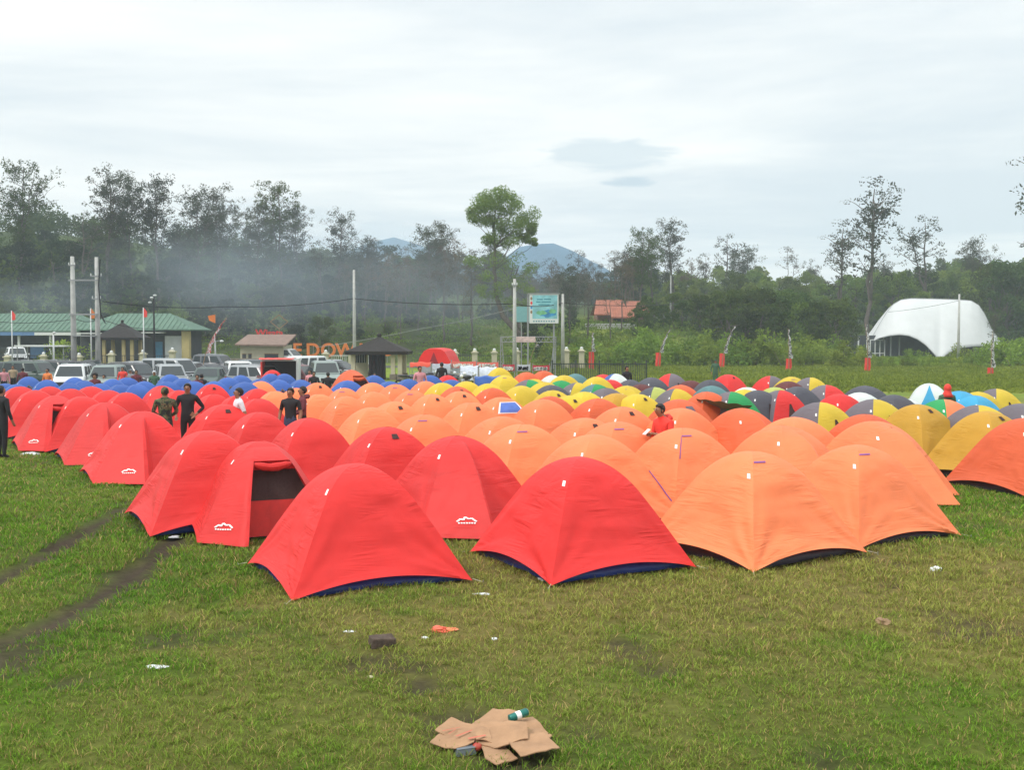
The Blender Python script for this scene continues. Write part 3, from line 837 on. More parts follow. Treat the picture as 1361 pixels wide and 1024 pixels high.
# ---- blue row by the car park
for x, y, lb in [(38, 501, 'blue dome tent at the left end of the blue row'), (22, 511, 'light blue tent low at the far left'), (62, 505, 'bright blue tent with a dark doorway near the left end'),
    (92, 509, 'blue dome tent under the white car at left'), (99, 502, 'blue tent right in front of the white car'), (112, 506, 'blue tent next to the curly haired head'),
    (150, 504, 'blue tent under the silver green car'), (169, 502, 'blue tent left of the maroon clothed person'), (192, 507, 'bright blue tent shining left of the grey capped man'),
    (160, 511, 'dull blue tent behind the red domes at left'), (182, 511, 'dull blue tent in front of the bright blue one'), (226, 498, 'blue tent in front of the big silver car'),
    (222, 507, 'blue tent right of the grey capped man'), (243, 503, 'blue dome tent over the man in black'), (258, 507, 'blue dome tent right of the head of the man in black'),
    (303, 502, 'blue dome tent under the white off road car'), (325, 508, 'blue dome tent above the white shirt man'), (320, 499, 'blue tent behind a small red one'),
    (346, 504, 'blue tent over the leftmost orange dome'), (378, 497, 'blue tent below the red awning truck'), (400, 505, 'round blue tent above the maroon jacket man'),
    (371, 505, 'dull blue tent left of the man in black T-shirt'), (462, 506, 'blue tent in front of the red doored orange tent'), (497, 499, 'blue tent left of the black drape'),
    (518, 507, 'slate blue tent under the black drape'), (543, 504, 'vivid blue tent left of the motorcycles'), (572, 499, 'blue tent in front of the motorcycles'),
    (600, 505, 'blue tent right of the small red one'), (7, 510, 'blue tent cut by the left edge'), (133, 510, 'blue tent right of the curly haired head'), (285, 507, 'blue tent under the dark green car'),
    (360, 497, 'small blue tent under the silver car')]:
    T(x, y, 'B', label=lb, size=1.0 if y > 500 else .95)
T(362, 492, 'R', label='small red tent among the blue ones below the red awning truck', size=.9)
T(595, 499, 'R', label='small red tent among the blue ones by the motorcycles', size=.9)
T(318, 505, 'R', label='tiny red tent between two blue domes', size=.75)
# ---- mixed colours at the right
T(892, 497, 'RG', label='half red half grey dome tent at the back, below the second streamer flag')
T(866, 502, 'K', label='dark grey tent with a red mark left of the half red half grey one')
T(918, 506, 'N', label='dark maroon arched tent right of the half red half grey one', size=.95)
T(945, 505, 'K', label='dark grey arched tent left of the bright red dome')
T(946, 513, 'T', label='teal tent in front of the bright red dome')
T(968, 498, 'R', label='bright red dome tent alone at the back of the right side', extra='v')
T(898, 517, 'GY', label='grey and yellow tent right behind the grey windowed orange one', rot=20)
T(870, 515, 'KL', label='dark grey tent with olive yellow side left of the red jacket man')
T(852, 511, 'N', label='dark red and charcoal tent behind the bright yellow flap tent')
T(972, 521, 'EGYG', label='green, grey and yellow striped dome tent right of centre', rot=25)
T(990, 518, 'Y', label='yellow end of a tent under the pale one')
T(993, 515, 'W', label='pale white green tent below the bright red dome', size=.9)
T(1024, 500, 'RG', label='red and grey dome tent left of the bright yellow one at the back', rot=26)
T(1048, 507, 'N', label='charcoal tent with a red arch, above the big grey red one')
T(1077, 502, 'GY', label='grey and orange yellow dome tent at the back right', rot=24)
T(1008, 519, 'K', label='dark teal grey tent with a red spot left of the big grey red one')
T(1037, 519, 'GR', label='big grey and red tent with rolled door above the rust orange dome', rot=20)
T(1030, 515, 'L', label='lime green roofed tent behind the big grey red one', size=.95)
T(1098, 512, 'GR', label='grey and red dome tent left of the charcoal one', rot=26)
T(1090, 535, 'GY', label='big grey and lime yellow dome tent above the orange ones', rot=24)
T(1143, 522, 'W', label='white tent with a yellow top at the right', rot=20)
T(1150, 513, 'K', label='charcoal grey tent furthest back behind the white one', size=1.1)
T(1188, 525, 'K', label='dark grey tent with a red tag beside the mustard dome')
T(1161, 531, 'GY', label='grey and yellow dome tent above the long flap orange tent', rot=27)
T(1202, 530, 'W', label='pale tent top just behind the mustard dome', size=.9)
T(1235, 510, 'W', label='white tent with a triangular blue door left of the red headscarf person', rot=-20, size=1.08, extra='b')
T(1254, 531, 'EO', label='green and orange dome tent right of the mustard dome', rot=30)
T(1275, 520, 'C', label='sky blue dome tent right of the red headscarf person')
T(1296, 526, 'C', label='sky blue tent with a dark arch in front of the other sky blue one', size=.95)
T(1300, 539, 'GY', label='grey yellow tent with a roof window above the right mustard dome', rot=24)
T(1324, 517, 'GY', label='grey and yellow dome tent at the back far right', rot=22)
T(1300, 521, 'Y', label='yellow side of a tent left of the far right grey and yellow one', size=.95)
T(1356, 537, 'G', label='grey dome tent behind the big deep orange one')
T(767, 509, 'GY', label='grey and yellow dome tent in the middle distance', rot=22)
T(765, 497, 'T', label='teal grey tent right of the small yellow one at the fence', size=.95)
T(734, 499, 'W', label='white tent top below the banners', size=.9)
T(746, 506, 'E', label='green tent between the white one and the grey yellow dome', size=.95)
T(703, 505, 'GE', label='grey and green tent behind the large yellow one')
T(802, 498, 'R', label='red tent left of the blue striped one')
T(818, 497, 'BW', label='bright blue tent with a white stripe at the fence', size=1.05, rot=10)
T(812, 505, 'R', label='red side of a tent below the blue striped one', size=.9)
T(792, 511, 'TE', label='teal and green tent right of the grey yellow dome')
T(806, 516, 'G', label='grey tent with pale roof left of the bright yellow flap tent')
T(733, 512, 'K', label='dark grey tent with a pink spot left of the grey yellow dome')
T(1116, 524, 'R', label='red tent side left of the white one')
T(1060, 514, 'K', label='charcoal tent behind the red rolled door')
T(838, 505, 'K', label='dark tent with red trim behind the bright yellow one', size=.9)
# ---------------------------------------------------------------- vegetation
bark = basic('tree_bark', (.11, .09, .075), .9, .3, 4, bump=.4)
barkp = basic('pale_bark', (.20, .18, .16), .9, .3, 4, bump=.4)
LD = leafmat('leaves_dark', (.036, .068, .016), (.115, .17, .036))
LU = leafmat('leaves_umbrella', (.11, .18, .04), (.27, .36, .10), .4)
LDK = leafmat('leaves_dark_grey', (.022, .040, .020), (.060, .084, .038))  # dark grey-green leaves for the left and middle woods
LM = leafmat('leaves_mid', (.080, .135, .022), (.22, .30, .050))
LG = leafmat('leaves_fresh', (.11, .19, .026), (.27, .37, .065))
LY = leafmat('leaves_grey', (.042, .052, .032), (.10, .11, .062))
LB = leafmat('leaves_brown', (.085, .07, .045), (.16, .13, .08))
def leaf_mesh(name, clumps, mat, seed, lsize, parent, flat=1.0):
    rs = np.random.RandomState(seed); P = []; LV = []
    for (cx, cy, cz, r, n) in clumps:
        d = rs.randn(n, 3); d /= np.linalg.norm(d, axis=1)[:, None]
        rad = r*(.35+.75*rs.rand(n)**.6)[:, None]
        q = d*rad; q[:, 2] *= flat
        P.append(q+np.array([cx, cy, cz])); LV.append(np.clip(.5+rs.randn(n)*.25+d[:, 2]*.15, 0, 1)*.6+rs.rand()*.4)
    P = np.concatenate(P); LV = np.concatenate(LV); N = len(P)
    a = rs.randn(N, 3); a /= np.linalg.norm(a, axis=1)[:, None]
    b = np.cross(a, rs.randn(N, 3)); b /= np.linalg.norm(b, axis=1)[:, None]
    s = lsize*(.55+.8*rs.rand(N))[:, None]
    V = np.stack([P-a*s, P+b*s*.42, P+a*s, P-b*s*.42], 1).reshape(-1, 3)
    o = npmesh(name, V, np.arange(4*N).reshape(-1, 4), mat)
    at = o.data.attributes.new('lv', 'FLOAT', 'POINT'); at.data.foreach_set('value', np.repeat(LV, 4).astype(np.float32))
    o.parent = parent; return o
def limb(mb, p0, p1, r0, r1, sag=0.0, n=5, wob=.06):
    p0, p1 = Vector(p0), Vector(p1); L = (p1-p0).length; pts = []; rad = []
    for i in range(n+1):
        t = i/n; p = p0.lerp(p1, t)
        if 0 < i < n: p += Vector((random.uniform(-1, 1), random.uniform(-1, 1), random.uniform(-.5, .5)))*L*wob
        p.z += sag*math.sin(math.pi*t)*L
        pts.append(p); rad.append(r0+(r1-r0)*t)
    mb.tube(pts, rad, 7); return pts
def bushy(seed, H, W, leaf, nclump=46, per=85, lsize=.20, base=.12):
    random.seed(seed); e = empty('broadleaf_tree'); mb = MB()
    tr = limb(mb, (0, 0, -.3), (random.uniform(-.4, .4), random.uniform(-.3, .3), H*.62), .17, .07)
    cl = []
    for i in range(nclump):
        a = random.uniform(0, 6.283); u = random.random(); z = H*(base+(1-base)*u**.9)
        env = math.sin(math.pi*min(1, max(.06, (z/H-base*.6)/(1.08-base*.6)))**.8)**.65
        rr = W*.5*env*math.sqrt(random.uniform(.1, 1))
        c = (rr*math.cos(a), rr*math.sin(a), z*random.uniform(.94, 1.0)); r = random.uniform(.45, .95)*W*.16
        cl.append((*c, r, int(per*random.uniform(.6, 1.3))))
        if i % 4 == 0: limb(mb, tr[2+i % 3], c, .05, .015, n=3)
    mb.build('trunk', bark, e, True); leaf_mesh('crown', cl, leaf, seed, lsize, e, .75); index_kids(e); return e
def tallsparse(seed, H, leaf, W=6.0, lo=.45, nb=15, per=46, lsize=.17, fork=True, r=.19, name='tall_tree', crr=(.35, .8), bk=None):
    random.seed(seed); e = empty(name); mb = MB(); cl = []
    top = Vector((random.uniform(-.8, .8), random.uniform(-.6, .6), H*.93))
    tr = limb(mb, (0, 0, -.4), top, r, .035, n=9, wob=.012)
    stems = [tr]
    if fork:
        f = tr[3]; t2 = Vector((random.choice((-1, 1))*random.uniform(1.0, 2.0), random.uniform(-1, 1), H*random.uniform(.78, .9)))
        stems.append(limb(mb, f, t2, r*.6, .03, n=7, wob=.02))
    for i in range(nb):
        st = random.choice(stems); u = random.uniform(lo, 1.0); k = min(len(st)-2, int(u*(len(st)-1))); p = st[k].lerp(st[k+1], random.random())
        rel = (p.z/H-lo)/(1-lo); env = max(.35, math.sin(math.pi*max(.08, min(.92, .15+.8*rel))))
        L = W*.5*env*random.uniform(.45, 1); a = random.uniform(0, 6.283)
        q = p+Vector((math.cos(a)*L, math.sin(a)*L, L*random.uniform(.25, .9)))
        q.z = min(q.z, H)
        br = limb(mb, p, q, .05, .012, sag=-.06, n=4, wob=.05)
        for w_ in range(random.randint(3, 5)):
            c = br[random.randint(1, 4)]+Vector((random.gauss(0, .5), random.gauss(0, .5), random.gauss(.1, .5)))
            cl.append((c.x, c.y, c.z, random.uniform(*crr), int(per*random.uniform(.5, 1.3))))
    for _ in range(4): cl.append((top.x+random.gauss(0, .5), top.y+random.gauss(0, .5), top.z+random.uniform(-.5, .6), random.uniform(*crr), per))
    mb.build('trunk', bk or bark, e, True); leaf_mesh('crown', cl, leaf, seed, lsize, e, .8); index_kids(e); return e
def shrub(seed, H, W, leaf, per=60, lsize=.12):
    random.seed(seed); e = empty('leafy_bush'); mb = MB(); cl = []
    for i in range(16):
        a = random.uniform(0, 6.283); rr = W*.5*math.sqrt(random.random()); z = H*random.uniform(.15, .95)*(1-.5*(rr/(W*.5))**2)
        cl.append((rr*math.cos(a), rr*math.sin(a), z, random.uniform(.3, .5)*H*.6, int(per*random.uniform(.6, 1.3))))
        if i % 3 == 0: limb(mb, (0, 0, -.1), (rr*math.cos(a)*.8, rr*math.sin(a)*.8, z), .025, .008, n=3)
    mb.build('stem', bark, e, True); leaf_mesh('foliage', cl, leaf, seed, lsize, e, .8); index_kids(e); return e
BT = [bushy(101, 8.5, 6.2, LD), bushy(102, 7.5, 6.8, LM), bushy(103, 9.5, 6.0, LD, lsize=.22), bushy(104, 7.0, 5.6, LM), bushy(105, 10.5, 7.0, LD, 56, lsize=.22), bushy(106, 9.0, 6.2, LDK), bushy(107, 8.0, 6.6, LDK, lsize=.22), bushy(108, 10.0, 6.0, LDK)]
TS = [tallsparse(201, 17, LY, 8.0, .40, 44, 38, .13, crr=(.35, .75)), tallsparse(202, 15, LY, 7.5, .34, 48, 40, .13, crr=(.35, .75)), tallsparse(203, 16, LD, 7.5, .42, 40, 42, .14, crr=(.35, .8)), tallsparse(204, 13, LY, 5, .38, 22, 26, .12, crr=(.3, .6)),
      tallsparse(205, 15, LB, 4.5, .40, 12, 22, .13, r=.13), tallsparse(206, 14, LB, 6.5, .35, 16, 26, .13, r=.16)]
SH = [shrub(301, 1.8, 2.6, LG), shrub(302, 1.4, 2.2, LM), shrub(303, 2.2, 2.4, LG)]
LABN = {'wood': 'bushy dark green tree in the dense wood behind the field'}
def put(proto, px, y, label, cat='tree', group=None, top=None, z=None, sc=None, H=None):
    x = (px-CX)/F*y*1.0
    zz = tz(x, y) if z is None else z
    if top is not None:
        tp = aty(px, top, y).z; s = max(.3, (tp-zz)/H)
    else: s = sc or random.uniform(.85, 1.2)
    return place(proto, USED, (x, y, zz-.05), random.uniform(0, 6.28), label, cat, group, (s*random.uniform(.9, 1.12), s*random.uniform(.9, 1.1), s))
BH = [8.5, 7.5, 9.5, 7.0, 10.5, 9.0, 8.0, 10.0]; TSH = [17*.95, 15*.95, 16*.95, 13*.95, 15*.95, 14*.95]
random.seed(50)
G1 = 'trees of the wood on the right'
# right wood: front edge
for i in range(24):
    px = 850+i*12+random.uniform(-5, 5); y = random.uniform(126, 141)
    k = random.choice((0, 2, 4, 3, 0)); pt = 396+random.uniform(-12, 14)+(10 if px > 1120 else 0)
    put(BT[k], px, y, 'bushy green tree in the front rank of the dense wood left of the white pavilion', group=G1, top=pt, H=BH[k])
for i in range(14):
    px = 1322+i*9+random.uniform(-4, 4); y = random.uniform(168, 188); k = random.choice((0, 2, 4))
    put(BT[k], px, y, 'dark tall bushy tree beside and right of the white pavilion', group=G1, top=352+random.uniform(-8, 22), H=BH[k])
for (y0, y1, n, pt, x0, x1) in ((176, 190, 22, 372, 860, 1330), (205, 225, 24, 364, 840, 1420), (240, 262, 26, 360, 820, 1440)):
    for i in range(n):
        px = x0+(x1-x0)*(i+random.random())/n; k = random.choice((1, 1, 3, 3, 4, 2))
        put(BT[k], px, random.uniform(y0, y1), 'green tree in the dense wood rising behind the white pavilion and the flags', group=G1, top=pt+random.uniform(-8, 12)-(10 if px > 1200 else 0), H=BH[k])
G2 = 'trees of the wood on the left'
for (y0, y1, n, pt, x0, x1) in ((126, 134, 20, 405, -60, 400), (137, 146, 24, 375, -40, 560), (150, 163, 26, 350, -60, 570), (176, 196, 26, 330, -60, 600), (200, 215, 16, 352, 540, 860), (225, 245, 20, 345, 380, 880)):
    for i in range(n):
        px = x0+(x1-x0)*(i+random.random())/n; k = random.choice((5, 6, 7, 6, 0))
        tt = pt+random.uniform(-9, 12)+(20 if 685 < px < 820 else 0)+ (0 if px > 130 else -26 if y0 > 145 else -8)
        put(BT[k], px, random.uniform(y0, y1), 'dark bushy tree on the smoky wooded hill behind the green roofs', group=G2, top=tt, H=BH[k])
# tall trees one can tell apart
for px, top, y, k, lb in [(30, 222, 160, 2, 'tall thin tree leaning over the hill at the far left'), (143, 236, 156, 0, 'tall open tree above the left utility pole'), (178, 243, 158, 0, 'tall tree in the middle of the left clump'),
    (212, 241, 155, 1, 'tall tree with a broad crown right of the left clump'), (112, 285, 150, 3, 'small thin tree at the left foot of the tall clump'), (262, 262, 150, 1, 'tall airy tree above the street lamp'),
    (292, 256, 152, 0, 'tall airy tree right of the street lamp'), (345, 275, 150, 1, 'dense tree on the left shoulder of the twin crowns'), (378, 248, 152, 2, 'tallest tree above the cream hut'),
    (400, 280, 154, 0, 'tall tree right behind the tallest one above the cream hut'), (450, 290, 146, 0, 'slim tall tree above the orange letters'), (240, 300, 160, 1, 'lower tree between the two tall clumps'),
    (430, 325, 140, 3, 'thin tree left of the bare grey pole'), (512, 338, 132, 5, 'thin bare tree right of the grey pole'), (545, 330, 138, 4, 'slim bare tree behind the black roofed shelter'),
    (572, 306, 140, 0, 'tall grey tree behind the big red tent'), (592, 304, 145, 0, 'tall grey green tree above the red tent'), (610, 318, 142, 5, 'brownish tree left of the umbrella crowned tree'),
    (533, 350, 128, 4, 'dark slender trunk beside the shelter'), (628, 335, 135, 3, 'thin trunked tree at the grassy slope'), (730, 345, 150, 5, 'bare grey tree above the billboard'), (765, 335, 160, 5, 'bare tree right of the billboard'),
    (700, 350, 170, 4, 'thin tree in front of the blue mountain'), (850, 308, 165, 2, 'dense dark tree above the red roofed house'), (868, 318, 170, 2, 'dark tree on the right of the house'), (895, 300, 175, 0, 'tall pointed tree right of the red roofed house'),
    (830, 335, 172, 1, 'tree behind the red roofed house'), (790, 348, 180, 5, 'grey tree left of the red roofed house'), (920, 345, 190, 5, 'thin tree on the far ridge'), (965, 315, 230, 3, 'pale round tree on the far ridge'),
    (993, 332, 225, 1, 'dark pointed tree on the far ridge'), (940, 340, 220, 3, 'low ridge tree with a ragged crown'), (1045, 330, 240, 4, 'bare thin tree on the far ridge'), (1077, 347, 240, 3, 'small bushy tree on the far ridge at the clearing'),
    (1112, 300, 170, 3, 'slim tree with a small crown left of the tallest right one'), (1150, 247, 165, 3, 'tallest slender tree on the right, above the pavilion'), (1228, 293, 185, 3, 'open crowned tree over the white pavilion'),
    (1288, 322, 190, 1, 'short tree on the ridge right of the pavilion'), (1175, 340, 200, 3, 'small ridge tree right of the tallest slender one'), (1384, 185, 150, 3, 'tree with drooping branches cut by the right edge'),
    (485, 345, 136, 5, 'bare branching tree just right of the grey pole'), (655, 330, 165, 0, 'grey tree hidden behind the umbrella crowned tree'), (800, 352, 150, 4, 'thin stem near the house'), (470, 340, 150, 1, 'smoky tree over the letters')]:
    put(TS[k], px, y, lb, top=top, H=TSH[k], group='tall thin trees')
random.seed(88)
for i in range(46):
    px = 460+ i*8.4+random.uniform(-8, 8); y = random.uniform(124, 190); k = random.choice((3, 4, 5, 5, 1, 4))
    put(TS[k], px, y, 'thin grey tree in the smoky stand between the grey pole and the red roofed house', top=random.uniform(330, 385)-(12 if px < 600 else 0) if not 685 < px < 818 else random.uniform(352, 385), H=TSH[k], group='thin trees of the smoky stand')
for i in range(40):
    px = 395+ i*9.5+random.uniform(-8, 8); y = random.uniform(119, 150); k = random.choice((5, 6, 0, 3))
    if 600 < px < 700 and y < 138: y += 20
    put(BT[k], px, y, 'low dark bushy tree below the thin trees of the smoky stand', top=random.uniform(412, 436), H=BH[k], group='low bushy trees of the smoky stand')
# the umbrella crowned bright tree in the middle
def umbrella_tree():
    random.seed(77); y = 121; q = y/F; e = empty('umbrella_crown_tree'); b = aty(700, 470, y); mb = MB()
    W_ = lambda px, py: Vector(((px-CX)*q, 0, aty(px, py, y).z))
    o = W_(700, 472)
    o = Vector((o.x, 0, tz((700-CX)*q, y))); e.location = (o.x, y, o.z)
    L_ = lambda px, py, dy=0: W_(px, py)-Vector((o.x, 0, o.z))+Vector((0, dy, 0))
    stem = [L_(708, 478), L_(700, 458), L_(684, 438), L_(668, 420), L_(660, 395), L_(657, 360), L_(658, 330), L_(656, 300), L_(660, 272)]
    mb.tube(stem, [.42, .38, .32, .30, .25, .2, .16, .11, .05], 9)
    s2 = [L_(700, 455), L_(690, 435, .6), L_(686, 410, 1.0), L_(680, 380, 1.2), L_(690, 352, 1.0)]
    mb.tube(s2, [.26, .22, .18, .13, .06], 8)
    cl = []
    blobs = [(640, 272, 16), (655, 264, 15), (670, 268, 15), (632, 290, 11), (682, 280, 15), (697, 296, 14), (690, 309, 11), (672, 300, 11), (655, 290, 12), (660, 316, 12), (678, 322, 11), (645, 300, 10), (704, 300, 8), (648, 322, 7), (636, 280, 10),
             (700, 316, 7), (712, 322, 5), (665, 258, 10), (648, 276, 13), (664, 282, 12), (628, 282, 9), (690, 300, 13), (645, 262, 10), (682, 268, 11), (700, 288, 10), (668, 308, 10), (705, 306, 8)]
    for (x, yy, r) in blobs:
        for dy in (-.9, .5):
            c = L_(x+random.uniform(-4, 4), yy+random.uniform(-3, 3), dy*r*q*1.1+random.uniform(-.5, .5))
            for _ in range(3):
                cl.append((c.x+random.gauss(0, r*q*.38), c.y+random.gauss(0, r*q*.4), c.z+random.gauss(0, r*q*.30), r*q*.78, 130))
        k = min(8, max(5, 5+int((330-yy)/22))); limb(mb, stem[k], L_(x, yy), .06, .015, n=4)
    low = [(640, 350, 14), (660, 345, 15), (682, 350, 16), (700, 358, 15), (650, 368, 13), (690, 378, 15), (670, 372, 13), (705, 385, 12), (660, 392, 13), (640, 385, 9), (625, 345, 9), (682, 400, 12), (700, 402, 9)]
    for (x, yy, r) in low:
        for dy in (-.8, .8):
            for _ in range(3):
                c = L_(x, yy, dy*r*q*1.2)
                cl.append((c.x+random.gauss(0, r*q*.5), c.y+random.gauss(0, r*q*.5), c.z+random.gauss(0, r*q*.35), r*q*.62, 80))
        limb(mb, s2[3], L_(x, yy), .05, .015, n=4)
    mb.build('trunk', bark, e, True); leaf_mesh('crown', cl, LU, 77, .12, e, .72)
    tag(e, 'tree with bright green layered umbrella crown and dark curved trunk in the middle', 'tree')
umbrella_tree()
# bushes along the far edge of the field
random.seed(61)
for i in range(74):
    px = 735+i*8.9+random.uniform(-6, 6); y = random.uniform(99, 120); k = random.choice((0, 0, 1, 2, 2))
    put(SH[k], px, y, 'low leafy bush along the far edge of the grass field', 'bush', 'bushes along the far edge of the field', sc=random.uniform(.95, 1.9)*(.42 if 1145 < px < 1315 else 1))
for px, y, s, lb in [(665+75, 108, 1.5, 'round bush behind the green railing'), (800, 112, 1.7, 'rounded light green bush below the red roofed house'), (1275, 132, 1.0, 'bush at the foot of the white pavilion'), (1215, 126, 1.0, 'broad bush in front of the pavilion entrance'),
                     (1330, 131, 1.3, 'large bush against the right end of the pavilion'), (88, 98, 1.6, 'dark green bush beside the left utility pole'), (735, 128, 2.2, 'light green bush under the billboard'), (700, 118, 1.6, 'bush behind the gate frame')]:
    put(SH[random.choice((0, 2))], px, y, lb, 'bush', sc=s)
t_ = put(TS[3], 1318, 138, 'small dark leaved tree in front of the right side of the pavilion', top=412, H=TSH[3])
# far wood: one mass beyond the trees one can tell apart
def far_wood():
    rs = np.random.RandomState(5); n = 900
    px = rs.uniform(-250, 1650, n); y = rs.uniform(150, 330, n)
    y = np.where(px < 560, np.clip(y, 150, 300), np.clip(y+50, 225, 360))
    x = (px-CX)/F*y; z = terr(x, y)
    P = []; LV = []
    for i in range(n):
        h = rs.uniform(4.0, 6.5); m_ = 210
        d = rs.randn(m_, 3); d /= np.linalg.norm(d, axis=1)[:, None]; d[:, 2] = d[:, 2]*.9
        lump = 1+.25*np.sin(d[:, 0]*5+i)*np.cos(d[:, 1]*4+i*2)
        q = d*lump[:, None]*np.array([2.7, 2.7, h*.5])*(.6+.45*rs.rand(m_, 1))+np.array([x[i], y[i], z[i]+h*.55]); P.append(q); LV.append(np.clip(rs.rand()*.5+rs.rand(m_)*.5, 0, 1))
    P = np.concatenate(P); LV = np.concatenate(LV); N = len(P)
    a = rs.randn(N, 3); a /= np.linalg.norm(a, axis=1)[:, None]; b = np.cross(a, rs.randn(N, 3)); b /= np.linalg.norm(b, axis=1)[:, None]
    s = (.38*(.6+.7*rs.rand(N)))[:, None]
    V = np.stack([P-a*s, P+b*s*.5, P+a*s, P-b*s*.5], 1).reshape(-1, 3)
    o = npmesh('wood', V, np.arange(4*N).reshape(-1, 4), LD)
    at = o.data.attributes.new('lv', 'FLOAT', 'POINT'); at.data.foreach_set('value', np.repeat(LV, 4).astype(np.float32))
    tag(o, 'distant wood covering the hillside behind the tall trees', 'wood', kind='stuff')
far_wood()
# undergrowth on the slope and behind the field edge
def undergrowth():
    rs = np.random.RandomState(15); n = 6600
    px = np.concatenate([rs.uniform(560, 1420, 1900), rs.uniform(-60, 560, 700), rs.uniform(620, 1440, 4000)]); y = np.concatenate([rs.uniform(112, 150, 1900), rs.uniform(118, 160, 700), 112-rs.rand(4000)**1.7*58])
    x = (px-CX)/F*y; z = terr(x, y); P = []; LV = []
    for i in range(n):
        m_ = 34; h = rs.uniform(.25, .8)*(.5 if 1140 < px[i] < 1330 else 1) if px[i] > 850 or y[i] > 130 else rs.uniform(.12, .35)
        q = np.stack([rs.randn(m_)*.55, rs.randn(m_)*.55, rs.rand(m_)*h], -1)+np.array([x[i], y[i], z[i]]); q[:, 2] = z[i]+(q[:, 2]-z[i])*(.28 if i >= 2600 else 1); P.append(q); LV.append(np.clip(rs.rand()*.6+rs.rand(m_)*.4, 0, 1))
    P = np.concatenate(P); LV = np.concatenate(LV); N = len(P)
    a = rs.randn(N, 3); a[:, 2] = abs(a[:, 2])+.6; a /= np.linalg.norm(a, axis=1)[:, None]; b = np.cross(a, rs.randn(N, 3)); b /= np.linalg.norm(b, axis=1)[:, None]
    s = (.17*(.6+.8*rs.rand(N)))[:, None]
    V = np.stack([P-a*s, P+b*s*.4, P+a*s, P-b*s*.4], 1).reshape(-1, 3)
    cut = 2600*34
    for nm, a_, b_, mt in (('undergrowth', 0, cut, LM), ('field_weeds', cut, N, LM)):
        o = npmesh(nm, V[a_*4:b_*4], np.arange(4*(b_-a_)).reshape(-1, 4), mt)
        at = o.data.attributes.new('lv', 'FLOAT', 'POINT'); at.data.foreach_set('value', np.repeat(LV[a_:b_], 4).astype(np.float32))
        if nm == 'field_weeds': tag(o, 'weeds and tufts on the far part of the grass field', 'weeds', kind='stuff')
    o = COL.objects['undergrowth']
    tag(o, 'weeds and low growth at the edge of the field and on the slope', 'undergrowth', kind='stuff')
undergrowth()
# ---------------------------------------------------------------- buildings and street furniture
groof = basic('green_roof_sheet', (.085, .160, .110), .6, .22, 1.2)
yel = basic('yellow_plaster', (.42, .34, .16), .85, .1, 2)
cream = basic('cream_plaster', (.46, .43, .31), .85, .12, 2)
pale = basic('pale_wall', (.50, .52, .56), .8, .1, 2)
bluew = basic('blue_paint', (.10, .20, .38), .6, .15, 2)
whitep = basic('white_paint', (.62, .64, .63), .5, .06, 2)
darkin = basic('dark_interior', (.045, .05, .055), .9, .3, 1)
brownroof = basic('brown_roof', (.20, .135, .105), .8, .25, 2)
ijuk = basic('black_palm_fibre', (.028, .025, .024), .95, .4, 5, bump=.6)
redtile = basic('red_roof_tile', (.32, .115, .07), .8, .25, 1.5, bump=.4)
brickw = basic('brown_brick_wall', (.24, .13, .10), .85, .2, 3)
concrete = basic('concrete', (.42, .42, .40), .85, .18, 2, bump=.3)
stonew = basic('stone_wall', (.20, .17, .14), .9, .35, 3)
glassd = basic('dark_glass', (.03, .04, .045), .08, .1, 1, spec=.8)
steel = basic('grey_steel', (.30, .31, .31), .5, .1, 2, metal=.4)
wood = basic('timber_post', (.30, .20, .11), .8, .2, 4)
black = basic('black_cloth', (.012, .012, .014), .85, .3, 4)
redp = basic('red_cloth', (.75, .05, .035), .6, .1, 3)
orangep = basic('orange_paint', (.62, .17, .03), .5, .1, 3)
rubber = basic('tyre_rubber', (.02, .02, .02), .85, .1, 8)
def zg(x, y): return tz(x, y)
def hip_roof(mb, x0, x1, y0, y1, z0, z1, inset, mat, th=.12):
    ym = (y0+y1)/2
    vs = [(x0, y0, z0), (x1, y0, z0), (x1, y1, z0), (x0, y1, z0), (x0+inset, ym, z1), (x1-inset, ym, z1)]
    vs += [(a, b, c-th) for a, b, c in vs[:4]]
    mb.raw(vs, [(0, 1, 5, 4), (1, 2, 5), (2, 3, 4, 5), (3, 0, 4), (0, 6, 7, 1), (1, 7, 8, 2), (2, 8, 9, 3), (3, 9, 6, 0), (6, 9, 8, 7)], mat)
    # sheet ribs running down the front slope
    n = int((x1-x0)/.5)
    for i in range(1, n):
        x = x0+(x1-x0)*i/n; u = min(1, max(0, (x-x0)/inset), max(0, (x1-x)/inset)) if inset > 0 else 1
        u = min(1.0, u)
        mb.tube([(x, y0-.01, z0+.03), (x, y0+(ym-y0)*u, z0+(z1-z0)*u+.03)], .035, 4, mat, cap=False)
# -- green roofed hall at far left
y = 112
e = empty('green_roof_hall', (aty(20, 480, y).x, y, 0), 0, 'long hall with a green ribbed roof and blue white fascia at far left', 'building')
L = aty(-110, 441, y).x-e.location.x; Rr = aty(128, 441, y).x-e.location.x; zt = aty(0, 418, y+3).z; ze = aty(0, 440, y).z
mb = MB(); hip_roof(mb, L, Rr-.1, -1.2, 7, ze, zt+.1, 3.0, groof); mb.build('roof', None, e)
mb = MB(); mb.box(((L+Rr-6)/2, -1.25, ze-.32), (Rr-L-6, .1, .36), mat=bluew); mb.box((Rr-3, -1.25, ze-.32), (6, .1, .3), mat=whitep); mb.build('fascia', None, e)
mb = MB(); mb.box(((L+Rr)/2, 3.5, (ze-.5)/2), (Rr-L-1.6, 6, ze-.5), mat=darkin); mb.build('wall', None, e)
for i in range(6):
    mb = MB(); x = L+1.2+(Rr-L-2.4)*i/5; mb.box((x, -.8, (ze-.5)/2), (.22, .22, ze-.5), mat=whitep); mb.build('post', None, e)
